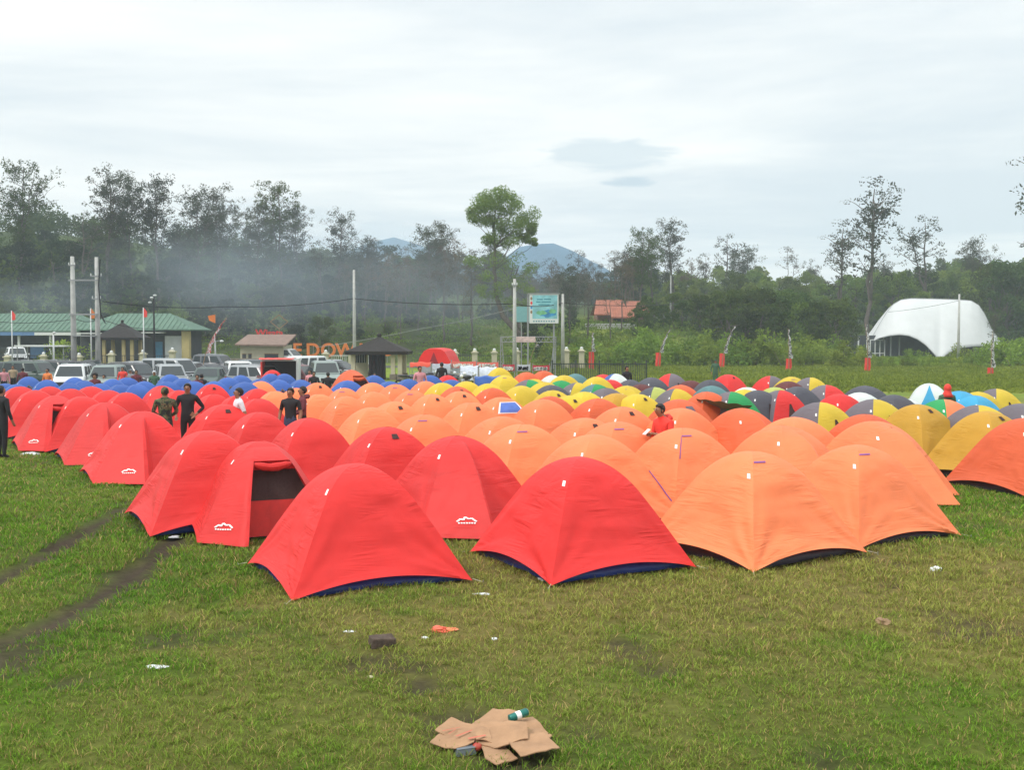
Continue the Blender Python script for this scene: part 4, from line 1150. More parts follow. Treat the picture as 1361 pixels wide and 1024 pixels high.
for i in range(5):
    mb = MB(); x = L+2.6+(Rr-L-2.4)*i/5; mb.box((x, .46, 1.3), (1.6, .06, 1.2), mat=bluew if i % 2 else glassd); mb.build('window', None, e)
# -- second green roofed building
y = 110
e = empty('green_roof_shop', (aty(195, 480, y).x, y, 0), 0, 'green roofed building with a yellow corner and pale shutter right of the utility poles', 'building')
cx_ = e.location.x; L = aty(100, 440, y).x-cx_; Rr = aty(258, 438, y).x-cx_; ze = aty(0, 438, y).z; zt = aty(0, 418, y+3).z
mb = MB(); hip_roof(mb, L, Rr, -.8, 6.5, ze, zt+.1, 3.4, groof); mb.build('roof', None, e)
mb = MB(); a = aty(232, 0, y).x-cx_; mb.box(((L+Rr)/2-.3, 3.2, (ze-.1)/2), (Rr-L-1.4, 5.6, ze-.12), mat=darkin); mb.build('wall', None, e)
mb = MB(); b0 = aty(236, 0, y).x-cx_; b1 = aty(246, 0, y).x-cx_; mb.box(((b0+b1)/2, .1, ze/2-.06), (b1-b0, .7, ze-.14), mat=yel); mb.build('corner_pillar', None, e)
mb = MB(); b0 = aty(211, 0, y).x-cx_; b1 = aty(236, 0, y).x-cx_
mb.box(((b0+b1)/2, .30, 1.7), (b1-b0-.06, .08, 2.7), mat=pale)
for i in range(14): mb.box(((b0+b1)/2, .25, .5+.18*i), (b1-b0-.08, .03, .03), mat=pale)
mb.build('shutter', None, e)
mb = MB(); b0 = aty(180, 0, y).x-cx_; b1 = aty(214, 0, y).x-cx_; mb.box(((b0+b1)/2, -1.0, ze-.35), (b1-b0, 2.2, .08), mat=whitep); mb.build('awning', None, e)
mb = MB(); b0 = aty(196, 0, y).x-cx_; b1 = aty(208, 0, y).x-cx_; mb.box(((b0+b1)/2, .28, 1.5), (b1-b0, .06, 1.9), mat=basic('blue_door', (.04, .16, .30), .5, .2, 3)); mb.build('door', None, e)
mb = MB(); b0 = aty(106, 0, y).x-cx_; b1 = aty(150, 0, y).x-cx_; mb.box(((b0+b1)/2, -1.0, ze-.42), (b1-b0, 2.0, .1), mat=whitep); mb.build('awning', None, e)
# -- little dark roofed gazebo
def shelter(name, pxL, pxR, pyE, pyT, y, zb, label, posts, roofm, skirt=0.0, pm=yel):
    e = empty(name, (aty((pxL+pxR)/2, 400, y).x, y, zb), 0, label, 'shelter')
    W2 = (aty(pxR, 0, y).x-aty(pxL, 0, y).x)/2; ze = aty(0, pyE, y).z-zb; zt = aty(0, pyT, y).z-zb
    mb = MB(); n = 6
    # thick hipped thatch with a slightly concave slope
    rings = []
    for i in range(n+1):
        t = i/n; k = (1-t)**1.12; rings.append([(sx_*W2*k, sy_*W2*.85*k, ze+(zt-ze)*t) for sx_, sy_ in ((-1, -1), (1, -1), (1, 1), (-1, 1))])
    low = [(sx_*W2*.97, sy_*W2*.82, ze-.22) for sx_, sy_ in ((-1, -1), (1, -1), (1, 1), (-1, 1))]
    rings.insert(0, low); vs = [p for r in rings for p in r]; fs = [(3, 2, 1, 0)]
    for j in range(len(rings)-1):
        for i in range(4): fs.append((j*4+i, j*4+(i+1) % 4, (j+1)*4+(i+1) % 4, (j+1)*4+i))
    mb.raw(vs, fs, roofm)
    mb.ball((0, 0, zt+.05), .16, 8, 6, roofm); mb.build('roof', None, e)
    for sx_, sy_ in posts:
        mb = MB(); mb.box((sx_*W2, sy_*W2, (ze-.15)/2), (.28, .28, ze-.15), mat=pm); mb.box((sx_*W2, sy_*W2, .2), (.42, .42, .4), mat=stonew); mb.build('post', None, e)
    return e, W2, ze
shelter('gazebo', 132, 192, 449, 428, 101, 0, 'small open gazebo with a dark pyramid roof and yellow posts', [(-.62, -.55), (.62, -.55), (-.62, .5), (.62, .5), (0.25, -.55)], ijuk)
# -- black thatched shelter in the middle
e, W2, ze = shelter('thatched_shelter', 462, 546, 467, 447, 72, 0, 'shelter with a black palm thatch roof and cream posts in the centre left', [(-.75, -.6), (.5, -.6), (.72, -.6), (-.75, .5), (.75, .5)], ijuk, pm=cream)
mb = MB(); mb.box((-.62*W2, -.2, .9), (1.1, .14, 1.8), mat=cream)
mb.box((-.62*W2, -.28, 1.45), (.85, .04, .62), mat=darkin); mb.build('wall_panel', None, e)
for i in range(5):
    mb = MB(); mb.box((-.62*W2-.34+.17*i, -.33, 1.45), (.03, .03, .62), mat=whitep); mb.build('window_bar', None, e)
mb = MB()
V = []; nn = 22; mm_ = 8
for j in range(mm_+1):
    for i in range(nn+1): V.append((-.10*W2-.35+1.15*i/nn, -.66*W2+.07*math.sin(i*1.35+j*.3)*(1+.4*j/mm_), ze-.1-(ze-.15)*j/mm_))
mb.raw(V, [(j*(nn+1)+i, (j+1)*(nn+1)+i, (j+1)*(nn+1)+i+1, j*(nn+1)+i+1) for j in range(mm_) for i in range(nn)], black)
o = mb.build('black_curtain', None, None, True, loc=(e.location.x, e.location.y, 0)); tag(o, 'black cloth hung like a curtain from the thatched shelter', 'curtain')
# -- cream hut
y = 100; e = empty('cream_hut', (aty(348, 480, y).x, y, 0), 0, 'small cream hut with a brown mono pitch roof behind the parked cars', 'building')
W2 = (aty(377, 0, y).x-aty(319, 0, y).x)/2; zt = aty(0, 459, y).z
mb = MB(); mb.box((0, 2, zt/2), (2*W2, 4, zt), mat=cream); mb.build('wall', None, e)
mb = MB(); zr = aty(0, 448, y+2).z
mb.raw([(-W2-.35, -.6, zt+.1), (W2+.35, -.6, zt+.02), (W2+.35, 4.4, zr+.25), (-W2-.35, 4.4, zr+.25), (-W2-.35, -.6, zt-.04), (W2+.35, -.6, zt-.12), (W2+.35, 4.4, zr+.1), (-W2-.35, 4.4, zr+.1)], [(0, 1, 2, 3), (7, 6, 5, 4), (0, 4, 5, 1), (1, 5, 6, 2), (2, 6, 7, 3), (3, 7, 4, 0)], brownroof); mb.build('roof', None, e)
for sx_, w_, h_, zc_, nm in ((-.82, .35, .6, 1.0, 'window'), (-.55, .3, .7, .95, 'window'), (.45, 1.3, 1.3, .66, 'door')):
    mb = MB(); mb.box((sx_*W2, -.015, zc_), (w_, .05, h_), mat=darkin); mb.box((sx_*W2, -.03, zc_+h_/2+.04), (w_+.1, .08, .07), mat=wood); mb.build(nm, None, e)
# -- red roofed house
y = 142; x0 = aty(792, 0, y).x; zb = aty(0, 441, y).z
e = empty('red_roof_house', (aty(822, 0, y).x, y, zb), 0, 'brick house with red tiled roofs on the slope behind the field', 'building'); ox = e.location.x
def Z(py, yy=y): return aty(0, py, yy).z-zb
def XX(px): return aty(px, 0, y).x-ox
mb = MB(); mb.box(((XX(795)+XX(838))/2, 3, Z(419)/2), (XX(838)-XX(795), 6, Z(419)), mat=brickw); mb.build('wall', None, e)
def slope(mb, xa, xb, ya, yb, za, zb_, mat, taper=.6):
    mb.raw([(xa, ya, za), (xb, ya, za), (xb-taper, yb, zb_), (xa+taper, yb, zb_), (xa, ya, za-.18), (xb, ya, za-.18), (xb-taper, yb, zb_-.18), (xa+taper, yb, zb_-.18)], [(0, 1, 2, 3), (7, 6, 5, 4), (0, 4, 5, 1), (1, 5, 6, 2), (2, 6, 7, 3), (3, 7, 4, 0)], mat)
    n = int((xb-xa)/.35)
    for i in range(1, n):
        u = i/n; mb.tube([(xa+(xb-xa)*u, ya-.01, za+.02), (xa+taper+(xb-xa-2*taper)*u, yb, zb_+.02)], .04, 4, mat, cap=False)
mb = MB(); slope(mb, XX(790), XX(838), -1.2, 2.9, Z(418), Z(399, y+3), redtile); mb.raw([(XX(790)+.6, 2.9, Z(399, y+3)), (XX(838)-.6, 2.9, Z(399, y+3)), (XX(838), 7, Z(418)), (XX(790), 7, Z(418))], [(0, 1, 2, 3)], redtile); mb.build('roof', None, e)
mb = MB(); slope(mb, XX(811), XX(843), -2.6, -.9, Z(422), Z(410), redtile, .2); mb.build('porch_roof', None, e)
mb = MB(); slope(mb, XX(836), XX(866), .6, 4.4, Z(414), Z(400, y+3), redtile, .3); mb.build('roof', None, e)
mb = MB(); mb.box(((XX(838)+XX(862))/2, 4, Z(416)/2), (XX(862)-XX(838), 4, Z(416)), mat=brickw); mb.build('wall', None, e)
mb = MB(); mb.box(((XX(817)+XX(835))/2, -.02, 1.0), (XX(835)-XX(817), .1, 1.5), mat=darkin); mb.build('doorway', None, e)
for px in (804, 809):
    mb = MB(); mb.box((XX(px), -.03, 1.25), (.38, .08, .6), mat=glassd); mb.box((XX(px), -.05, .92), (.45, .1, .06), mat=whitep); mb.build('window', None, e)
for px in (813, 841):
    mb = MB(); mb.box((XX(px), -2.4, Z(423)/2), (.16, .16, Z(423)), mat=wood); mb.build('post', None, e)
mb = MB(); c = aty(812, 440, y-6); mb.box((0, 0, .0), (XX(836)-XX(790)+2, .3, 1.5), mat=concrete); mb.box((0, 0, .79), (XX(836)-XX(790)+2.1, .4, .08), mat=whitep)
o = mb.build('terrace_wall', None, loc=(c.x, y-6, c.z+.1)); tag(o, 'low pale terrace wall in front of the red roofed house', 'wall')
# -- white tensile pavilion
def lerp_poly(P, u):
    d = [0]
    for a, b in zip(P[:-1], P[1:]): d.append(d[-1]+math.hypot(b[0]-a[0], b[1]-a[1]))
    q = u*d[-1]
    for i in range(len(P)-1):
        if q <= d[i+1]+1e-9: f = (q-d[i])/(d[i+1]-d[i]); return (P[i][0]+(P[i+1][0]-P[i][0])*f, P[i][1]+(P[i+1][1]-P[i][1])*f)
    return P[-1]
def pavilion():
    y = 148; bx = aty(1247, 478, y); gz = tz(bx.x, y)
    e = empty('white_pavilion', (bx.x, y, gz), 0, 'large white tensile membrane pavilion at the edge of the wood', 'pavilion')
    top = [(1156, 457), (1163, 442), (1171, 428), (1179, 415), (1187, 405), (1197, 399), (1210, 397), (1240, 397.5), (1270, 398.5), (1291, 400), (1301, 406), (1309, 418), (1318, 438), (1328, 452), (1340, 466)]
    hem = [(1155, 458), (1168, 450), (1182, 446.5), (1196, 445), (1208, 446.5), (1219, 451), (1230, 458.5), (1240, 469), (1249, 480), (1257, 472), (1266, 466.5), (1280, 462), (1295, 460.5), (1310, 460), (1322, 461), (1332, 463), (1341, 467)]
    nu, nv = 80, 16; V = []
    for sgn in (1, -1):
        for j in range(nv+1):
            v = j/nv
            for i in range(nu+1):
                u = i/nu; u = u*.5+.5*(.5-.5*math.cos(math.pi*u)); xx = 1156+184*u; T_ = (xx, np.interp(xx, [p[0] for p in top], [p[1] for p in top])); H_ = (xx, max(T_[1]+.3, np.interp(xx, [p[0] for p in hem], [p[1] for p in hem])))
                env = math.sin(math.pi*u)**.5
                yd = 6.5*env*v**.8
                px = T_[0]+(H_[0]-T_[0])*(v**.9); py = T_[1]+(H_[1]-T_[1])*(v**1.12)
                low = math.exp(-((H_[0]-1249)/16)**2)
                w = aty(px, py, y+7-yd-low*1.0*v)
                yy = w.y if sgn == 1 else (y+7)+((y+7)-w.y)
                V.append((w.x-bx.x, yy-y, w.z-gz))
    S = (nu+1)*(nv+1); Fc = []
    for s_ in (0, 1):
        for j in range(nv):
            for i in range(nu):
                a = s_*S+j*(nu+1)+i
                Fc.append((a, a+1, a+nu+2, a+nu+1) if s_ else (a, a+nu+1, a+nu+2, a+1))
    mb = MB(); memb = basic('white_membrane', (.56, .58, .575), .55, .05, .6)
    mb.raw(V, Fc, memb); o = mb.build('membrane', None, e, True)
    bm = bmesh.new(); bm.from_mesh(o.data); bmesh.ops.remove_doubles(bm, verts=bm.verts, dist=.02); bm.to_mesh(o.data); bm.free()
    so_ = o.modifiers.new('s', 'SOLIDIFY'); so_.thickness = .06
    for row in (0, nv):
        mb = MB(); mb.tube([V[row*(nu+1)+i] for i in range(nu+1)], .07, 6); mb.build('edge_cable', steel, e)
    for i in ():
        mb = MB(); mb.tube([Vector(V[j*(nu+1)+i])+Vector((0, -.03, 0)) for j in range(nv+1)], .02, 4); mb.build('seam', memb, e)
    P = lambda px, yy: aty(px, 0, y).x-bx.x
    mb = MB(); mb.box(((P(1168, 0)+P(1325, 0))/2, 8.5, 1.7), (P(1325, 0)-P(1168, 0), 6, 3.4), mat=darkin); mb.build('inner_wall', None, e)
    for px in (1164, 1176, 1199, 1209, 1221):
        mb = MB(); mb.box((P(px, 0), 5.2, 1.6), (.16, .16, 3.2), mat=whitep); mb.build('post', None, e)
    mb = MB(); a, b = P(1180, 0), P(1200, 0)
    mb.box(((a+b)/2, 5.0, 2.75), (b-a, .12, .14), mat=whitep)
    for k in range(4): mb.box((a+(b-a)*k/3, 5.0, 1.4), (.12, .12, 2.7), mat=whitep)
    mb.box(((a+b)/2, 5.0, .8), (b-a, .08, .12), mat=whitep); mb.build('door_frame', None, e)
    mb = MB(); mb.box(((a+b)/2, 5.1, 1.4), (b-a-.1, .04, 2.6), mat=glassd); mb.build('glass_door', None, e)
    for px in (1262, 1276, 1292, 1306):
        mb = MB(); mb.box((P(px, 0), 5.2, 1.3), (.16, .16, 2.6), mat=whitep); mb.build('post', None, e)
    mb = MB(); mb.tube([(P(1138, 0), 3.5, aty(0, 470, y+3).z-gz), (P(1156, 0), 6.5, aty(0, 457, y+7).z-gz)], .09, 6, whitep); mb.build('tie_mast', None, e)
pavilion()
# -- fence of cream pillars and railings along the car park road
random.seed(5)
FY = 95
pil = [(-40, 472), (10, 471), (58, 470), (105, 471), (148, 468), (190, 467), (229, 464), (433, 467), (467, 466), (502, 466), (605, 466), (631, 465), (657, 465), (687, 464), (753, 463), (773, 463)]
def pillar(px, py, fancy):
    c = aty(px, py, FY); h = c.z; e = empty('fence_pillar', (c.x, FY, 0), 0)
    mb = MB(); mb.box((0, 0, (h-.3)/2), (.48, .48, h-.3), mat=cream); mb.build('shaft', None, e, bevel=.02)
    mb = MB(); mb.box((0, 0, h-.26), (.66, .66, .10), mat=cream); mb.box((0, 0, h-.15), (.50, .50, .1), mat=cream, taper=.6); mb.ball((0, 0, h-.02), .15, 10, 6, whitep); mb.build('cap', None, e)
    tag(e, None, 'pillar', 'cream fence pillars'); return c, e
pc = []
plabs = ['outside the left edge', 'furthest left, behind the dark parked cars', 'second from the left, beside the pale van', 'by the foot of the left utility pole', 'below the dark roofed gazebo', 'left of the street lamp', 'below the pale shutter, right of the street lamp',
    'in front of the orange letter D', 'at the left end of the thatched shelter', 'hidden behind the thatched shelter', 'right of the big red tent', 'second right of the big red tent', 'third right of the big red tent', 'left of the gate frame post', 'left one right of the gate frame', 'right one right of the gate frame']
for (px, py), lb in zip(pil, plabs):
    c, e = pillar(px, py, 1); e['label'] = 'cream fence pillar with a ball top, '+lb; pc.append(c)
def railing(a, b, label, wallh=.45, h=1.25, mat=whitep):
    L = b-a; e = empty('railing', ((a+b)/2, FY, 0), 0, label, 'railing', 'railings between the cream pillars')
    mb = MB(); mb.box((0, 0, wallh/2), (L-.62, .2, wallh), mat=stonew); mb.build('wall_base', None, e)
    mb = MB(); mb.box((0, 0, h), (L-.62, .06, .06), mat=mat); mb.box((0, 0, wallh+.1), (L-.62, .05, .05), mat=mat)
    n = max(2, int((L-.62)/.16))
    for i in range(1, n): mb.box((-(L-.62)/2+(L-.62)*i/n, 0, (h+wallh)/2), (.025, .025, h-wallh), mat=mat)
    mb.build('rail', None, e)
for i in range(len(pc)-1):
    if i in (6, 9, 13): continue
    railing(pc[i].x, pc[i+1].x, 'railing right of the cream pillar '+plabs[i], mat=whitep if 6 < i < 10 else darkin)
# stone retaining wall between the two runs
mb = MB(); a, b = pc[6].x+.4, pc[7].x-.4; mb.box((0, 0, .5), (b-a, .3, 1.0), mat=stonew); o = mb.build('stone_wall', None, loc=((a+b)/2, FY, 0)); tag(o, 'low stone wall behind the white cars', 'wall')
# road strip behind the fence and car park in front of it
asph = basic('asphalt', (.055, .055, .055), .9, .2, 2, bump=.3)
def strip(name, x0, x1, y0, y1, mat, off, lab):
    nx_, ny_ = 60, 14; V = [(x0+(x1-x0)*i/nx_, y0+(y1-y0)*j/ny_, tz(x0+(x1-x0)*i/nx_, y0+(y1-y0)*j/ny_)+off) for j in range(ny_+1) for i in range(nx_+1)]
    mb = MB(); mb.raw(V, [(j*(nx_+1)+i, j*(nx_+1)+i+1, (j+1)*(nx_+1)+i+1, (j+1)*(nx_+1)+i) for j in range(ny_) for i in range(nx_)], mat)
    tag(mb.build(name, None), lab, kind='structure')
strip('parking_lot', -60, -11, 50, 92, asph, .02, 'grey parking area behind the blue tents')
strip('road', -90, 6, 97.5, 104, asph, .02, 'road behind the pillared fence')
# -- utility poles
poles = {}
def pole(px, pyt, y, label, r=.16, arms=(), z=None):
    b = aty(px, 450, y); t = aty(px, pyt, y); zb = tz(b.x, y) if z is None else z
    e = empty('utility_pole', (b.x, y, zb), 0, label, 'pole', 'concrete utility poles'); h = t.z-zb
    mb = MB(); mb.tube([(0, 0, -.2), (0, 0, h*.5), (0, 0, h)], [r, r*.85, r*.62], 12); mb.build('shaft', concrete, e, True)
    for (fz, L) in arms:
        mb = MB(); mb.box((0, -.14, h-fz), (L, .09, .09), mat=steel); mb.build('cross_arm', None, e)
        for sx_ in (-.45, 0, .45):
            mb = MB(); mb.tube([(sx_*L, -.14, h-fz+.04), (sx_*L, -.14, h-fz+.22)], [.05, .035], 8); mb.build('insulator', whitep, e)
    poles[px] = (b.x, y, zb+h); return e
pole(98, 341, 84, 'thick concrete pole, left one of the pair at left', .24, ((.7, .5),))
pole(130, 342, 84, 'thick concrete pole, right one of the pair at left', .22, ((1.5, .9), (3.3, .7)))
pole(471, 359, 96, 'plain grey pole rising behind the thatched shelter', .17)
pole(684, 371, 82, 'concrete pole left of the billboard', .18, ((.5, .4),))
pole(891, 366, 170, 'pale pole standing among the trees right of the house', .16)
pole(1274, 391, 128, 'wooden grey pole in front of the white pavilion', .17)
pole(748, 391, 92, 'grey pole at the right edge of the billboard', .17)
pole(989, 375, 200, 'short pole top above the wood', .14)
# platform between the pair of poles
a, b = poles[98], poles[130]; zt = a[2]; o = empty('pole_platform', ((a[0]+b[0])/2, 84, zt-6.3))
for dz in (4.4, 1.7):
    mb = MB(); mb.box((0, -.3, dz), (b[0]-a[0]+.4, .1, .12), mat=steel); mb.build('beam', None, o)
mb = MB(); mb.box((0, 0, 0), (b[0]-a[0], .9, .1), mat=steel); mb.build('deck', None, o)
tag(o, 'steel cross beams joining the pair of poles', 'platform')
def cable(pts, label, r=.022, sag=.6, seg=10):
    full = []
    for a, b in zip(pts[:-1], pts[1:]):
        a, b = Vector(a), Vector(b)
        for i in range(seg): t = i/seg; p = a.lerp(b, t); p.z -= sag*4*t*(1-t); full.append(p)
    full.append(Vector(pts[-1])); mb = MB(); mb.tube(full, r, 5); o = mb.build('power_cable', black if r > .02 else steel); tag(o, label, 'cable', 'overhead cables')
ab = poles[130]; p4 = poles[471]; p6 = poles[684]; p7 = poles[748]
w_ = lambda px, py, y: tuple(aty(px, py, y))
cable([w_(136, 401, 84), w_(300, 408, 90), w_(471, 397, 96), w_(684, 404, 82), w_(748, 403, 92), w_(900, 404, 130)], 'dark cable running from the pole pair across to the billboard', .035, .25)
cable([w_(684, 410, 82), w_(560, 437, 88), w_(420, 462, 96)], 'pale cable slanting down left from the pole by the billboard', .02, .1)
cable([w_(133, 345, 84), w_(131, 380, 83.6), w_(134, 418, 83.5), w_(140, 430, 83.5)], 'thick cable drooping down beside the right one of the pole pair', .05, .0)
cable([w_(130, 425, 84), w_(100, 424, 84), w_(0, 428, 86), w_(-60, 424, 88)], 'cable sagging left from the pole pair over the green roof', .025, .2)
cable([w_(136, 425, 84), w_(200, 437, 92), w_(300, 438, 100)], 'thin cable sagging right over the gazebo', .022, .2)
cable([w_(1180, 415, 140), w_(1274, 400, 128)], 'thin cable slanting across the white pavilion', .022, .15)
# -- street lamps
def lamp(px, pyt, y, label, heads, col=black):
    b = aty(px, 450, y); h = aty(px, pyt, y).z; e = empty('street_lamp', (b.x, y, tz(b.x, y)), 0, label, 'street lamp')
    mb = MB(); mb.tube([(0, 0, 0), (0, 0, h)], [.10, .06], 10); mb.build('post', col, e, True)
    for (dx, dz) in heads:
        mb = MB(); mb.tube([(0, 0, h+dz-.1), (dx*.6, 0, h+dz), (dx, 0, h+dz)], .025, 6); mb.build('arm', col, e)
        mb = MB(); mb.ball((dx, -.05, h+dz-.05), .17, 10, 6, whitep, sc=(1, .8, .55)); mb.build('lamp_head', None, e, True)
lamp(205, 392, 90, 'tall black lamp post with white lamp heads beside the gazebo', [(-.15, -.1), (.12, .1), (-.3, -.5)])
lamp(286, 448, 88, 'low street lamp right of the red and white flag', [(.55, 0)], steel)
lamp(71, 443, 92, 'small white lamp left of the pole pair', [(.1, 0)], whitep)
# -- orange letters on the bank
def text_mesh(s, size, ext, mat, name, parent, loc, rx=math.pi/2):
    c = bpy.data.curves.new('t', 'FONT'); c.body = s; c.size = size; c.extrude = ext; c.align_x = 'CENTER'; c.offset = .02*size
    o = bpy.data.objects.new('t', c); COL.objects.link(o); dg = bpy.context.evaluated_depsgraph_get(); dg.update()
    me = bpy.data.meshes.new_from_object(o.evaluated_get(dg)); bpy.data.objects.remove(o); me.materials.clear(); me.materials.append(mat)
    n = bpy.data.objects.new(name, me); COL.objects.link(n); n.parent = parent; n.location = loc; n.rotation_euler = (rx, 0, 0); return n
y = 113; c = aty(450, 474, y); e = empty('letter_sign', (c.x, y, c.z), 0, 'row of big free standing orange letters behind the fence', 'sign')
hh = aty(0, 449, y).z-c.z
for ch, px in (('E', 391), ('D', 412), ('O', 433), ('W', 456), ('I', 477), ('O', 512)):
    text_mesh(ch, hh*1.0, .12, orangep, 'letter', e, (aty(px, 0, y).x-c.x, 0, 0 if ch != 'O' or px < 500 else .1))
for px in (391, 412, 433, 456, 477, 512):
    mb = MB(); mb.tube([(aty(px, 0, y).x-c.x, .25, -2.2), (aty(px, 0, y).x-c.x, .25, hh*.6)], .05, 6); mb.build('support', steel, e)
c = aty(358, 447, y+1); e = empty('red_sign', (c.x, y+1, c.z), 0, 'red word sign on the bank above the cream hut', 'sign')
text_mesh('Wisata', 1.05, .06, basic('red_paint', (.60, .03, .03), .5, .1), 'lettering', e, (0, 0, 0))
for dx in (-1.3, 1.3):
    mb = MB(); mb.tube([(dx, .1, -3.2), (dx, .1, .5)], .05, 6); mb.build('support', steel, e)
c = aty(371, 428, y+2); mb = MB(); r = .95
for a in range(4):
    p = [(0, 0, r*.8), (r, 0, 0), (0, 0, -r*.8), (-r, 0, 0)]; mb.tube([p[a], p[(a+1) % 4]], .05, 6)
mb.tube([(0, 0, -r*.8), (0, 0, -4.2)], .05, 6)
o = mb.build('diamond_frame', wood, loc=c); tag(o, 'thin diamond shaped frame above the red sign', 'sign frame')
# -- billboard
y = 90; c = aty(724, 410, y); e = empty('billboard', (c.x, y, 0), 0, 'billboard with a blue water picture on two posts', 'billboard')
X = lambda px: aty(px, 0, y).x-c.x; Zz = lambda py: aty(0, py, y).z
mb = MB(); mb.box(((X(704)+X(743))/2, 0, (Zz(391)+Zz(430))/2), (X(743)-X(704), .12, Zz(391)-Zz(430)), mat=whitep); mb.build('board', None, e)
mb = MB(); q_ = lambda x0, x1, y0, y1, m_, o_: mb.poly([(X(x0), -.065-o_, Zz(y1)), (X(x1), -.065-o_, Zz(y1)), (X(x1), -.065-o_, Zz(y0)), (X(x0), -.065-o_, Zz(y0))], m_)
aq = basic('poster_aqua', (.22, .50, .55), .5, .35, .8); bl = basic('poster_blue', (.05, .28, .55), .5, .4, 1.5); gn = basic('poster_green', (.15, .42, .22), .5, .4, 2); tq = basic('poster_ink', (.04, .22, .28), .5, .1)
q_(708, 741.5, 392.5, 424, aq, .004)
def blobp(cx0, cy0, rx, ry, m_, o_, n=18, ph=0):
    pts = [(X(cx0+rx*math.cos(2*math.pi*i/n)*(1+.18*math.sin(3*i+ph))), -.065-o_, Zz(cy0-ry*math.sin(2*math.pi*i/n)*(1+.2*math.sin(2*i+ph)))) for i in range(n)]; mb.poly(pts, m_)
blobp(728, 417, 11.5, 4.8, bl, .008); blobp(720, 416, 7, 3.0, gn, .012, ph=1); blobp(735, 414, 5, 3, gn, .010, ph=3)
for (x0, x1, yy) in ((714, 722, 397.5), (723.5, 733, 397.2), (713, 719, 400.8), (720, 733, 400.8), (716, 731, 404.5)):
    q_(x0, x1, yy, yy+1.5, tq, .012)
for k in range(9): q_(709+k*3.4, 711+k*3.4, 426.5, 428, tq, .004)
for k, (yy, m_) in enumerate(((396, wood), (402, redp), (408, bl), (414, wood))): blobp(706.5, yy+1, 1.4, 2.2, m_, .012, ph=k)
mb.build('poster', None, e)
for px in (702, 737):
    mb = MB(); mb.box((X(px), .18, Zz(391)/2), (.14, .14, Zz(391)), mat=steel); mb.build('post', None, e)
mb = MB(); mb.box(((X(702)+X(744))/2, 0, Zz(390.6)), (X(745)-X(702), .2, .1), mat=steel); mb.build('top_rail', None, e)
# teal board behind
c2 = aty(693, 418, 93); mb = MB(); mb.box((0, 0, 0), (1.5, .08, 1.35), mat=basic('teal_board', (.18, .38, .40), .6, .1)); mb.tube([(0, .1, -.7), (0, .1, -c2.z)], .05, 6, steel)
o = mb.build('teal_sign', None, loc=c2); tag(o, 'plain teal board standing left of the billboard', 'sign')
# -- gate frame (truss)
y = 70; gz = 0; xl, xr = aty(665, 0, y).x, aty(740, 0, y).x; zt, z2 = aty(0, 448, y).z, aty(0, 455, y).z
e = empty('truss_gate', ((xl+xr)/2, y, 0), 0, 'metal truss gate frame with a cloth strip under the billboard', 'gate'); w2 = (xr-xl)/2
mb = MB()
for zz in (zt, z2):
    for dy in (-.12, .12): mb.tube([(-w2, dy, zz), (w2, dy, zz)], .025, 6)
n = 22
for i in range(n): mb.tube([(-w2+2*w2*i/n, -.12, zt if i % 2 else z2), (-w2+2*w2*(i+1)/n, -.12, z2 if i % 2 else zt)], .015, 5)
mb.build('beam', steel, e)
for sx_, dxs in ((-1, (0, .25)), (1, (-.35, -.05))):
    mb = MB()
    for dx in dxs: mb.tube([(sx_*w2+dx*1.2, 0, 0), (sx_*w2+dx*.3, 0, zt)], .03, 6)
    for k in range(8):
        f = k/8; mb.tube([(sx_*w2+dxs[0]*(1.2-.9*f), 0, zt*f), (sx_*w2+dxs[1]*(1.2-.9*(f+.125)), 0, zt*(f+.125))], .015, 5)
    mb.build('upright', steel, e)
mb = MB(); a, b = aty(686, 0, y).x-(xl+xr)/2, aty(712, 0, y).x-(xl+xr)/2; mb.box(((a+b)/2, -.17, (zt+z2)/2), (b-a, .02, zt-z2+.02), mat=basic('pink_cloth', (.55, .42, .40), .7, .3, 8)); mb.build('cloth_strip', None, e)
# -- banners on the barrier
def banner(px0, px1, py0, py1, y, m_, label, nmark, mm=white, sk=0):
    a = aty(px0, (py0+py1)/2, y); b = aty(px1, 0, y); z1, z0 = aty(0, py0, y).z, aty(0, py1, y).z
    e = empty('banner', (a.x, y, 0), 0, label, 'banner'); W = b.x-a.x
    mb = MB(); nx_ = 16; V = []
    for j in range(5):
        for i in range(nx_+1): V.append((W*i/nx_, .03*math.sin(i*1.4)*(.3+j*.2), z1-(z1-z0)*j/4-.03*math.sin(math.pi*i/nx_)))
    mb.raw(V, [(j*(nx_+1)+i, (j+1)*(nx_+1)+i, (j+1)*(nx_+1)+i+1, j*(nx_+1)+i+1) for j in range(4) for i in range(nx_)], m_); mb.build('cloth', None, e, True)
    if nmark:
        mb = MB(); rs = random.Random(px0); hgt = (z1-z0)*.45; zc_ = (z0+z1)/2-.05; u = W*.1; st = W*.8/nmark
        for k in range(nmark):
            x = u+st*k; w__ = st*.7
            for (p, q) in rs.sample([((0, 0), (0, 1)), ((0, 1), (1, 1)), ((0, 0), (1, 0)), ((1, 0), (1, 1)), ((0, .5), (1, .5)), ((0, 0), (1, 1))], 4):
                A = Vector((x+p[0]*w__, -.06, zc_-hgt/2+p[1]*hgt)); B = Vector((x+q[0]*w__, -.06, zc_-hgt/2+q[1]*hgt)); d = (B-A).normalized(); nn = Vector((d.z, 0, -d.x))*.035
                mb.poly([A-nn, B-nn, B+nn, A+nn], mm)
        mb.build('lettering', None, e)
    for x in (0, W):
        mb = MB(); mb.tube([(x, .03, 0), (x, .03, z1+.1)], .03, 6); mb.build('post', steel, e)
banner(600, 632, 480.5, 489, 66, basic('faded_red_cloth', (.75, .16, .12), .6, .2, 3), 'faded red and white banner beside the big red tent', 5)
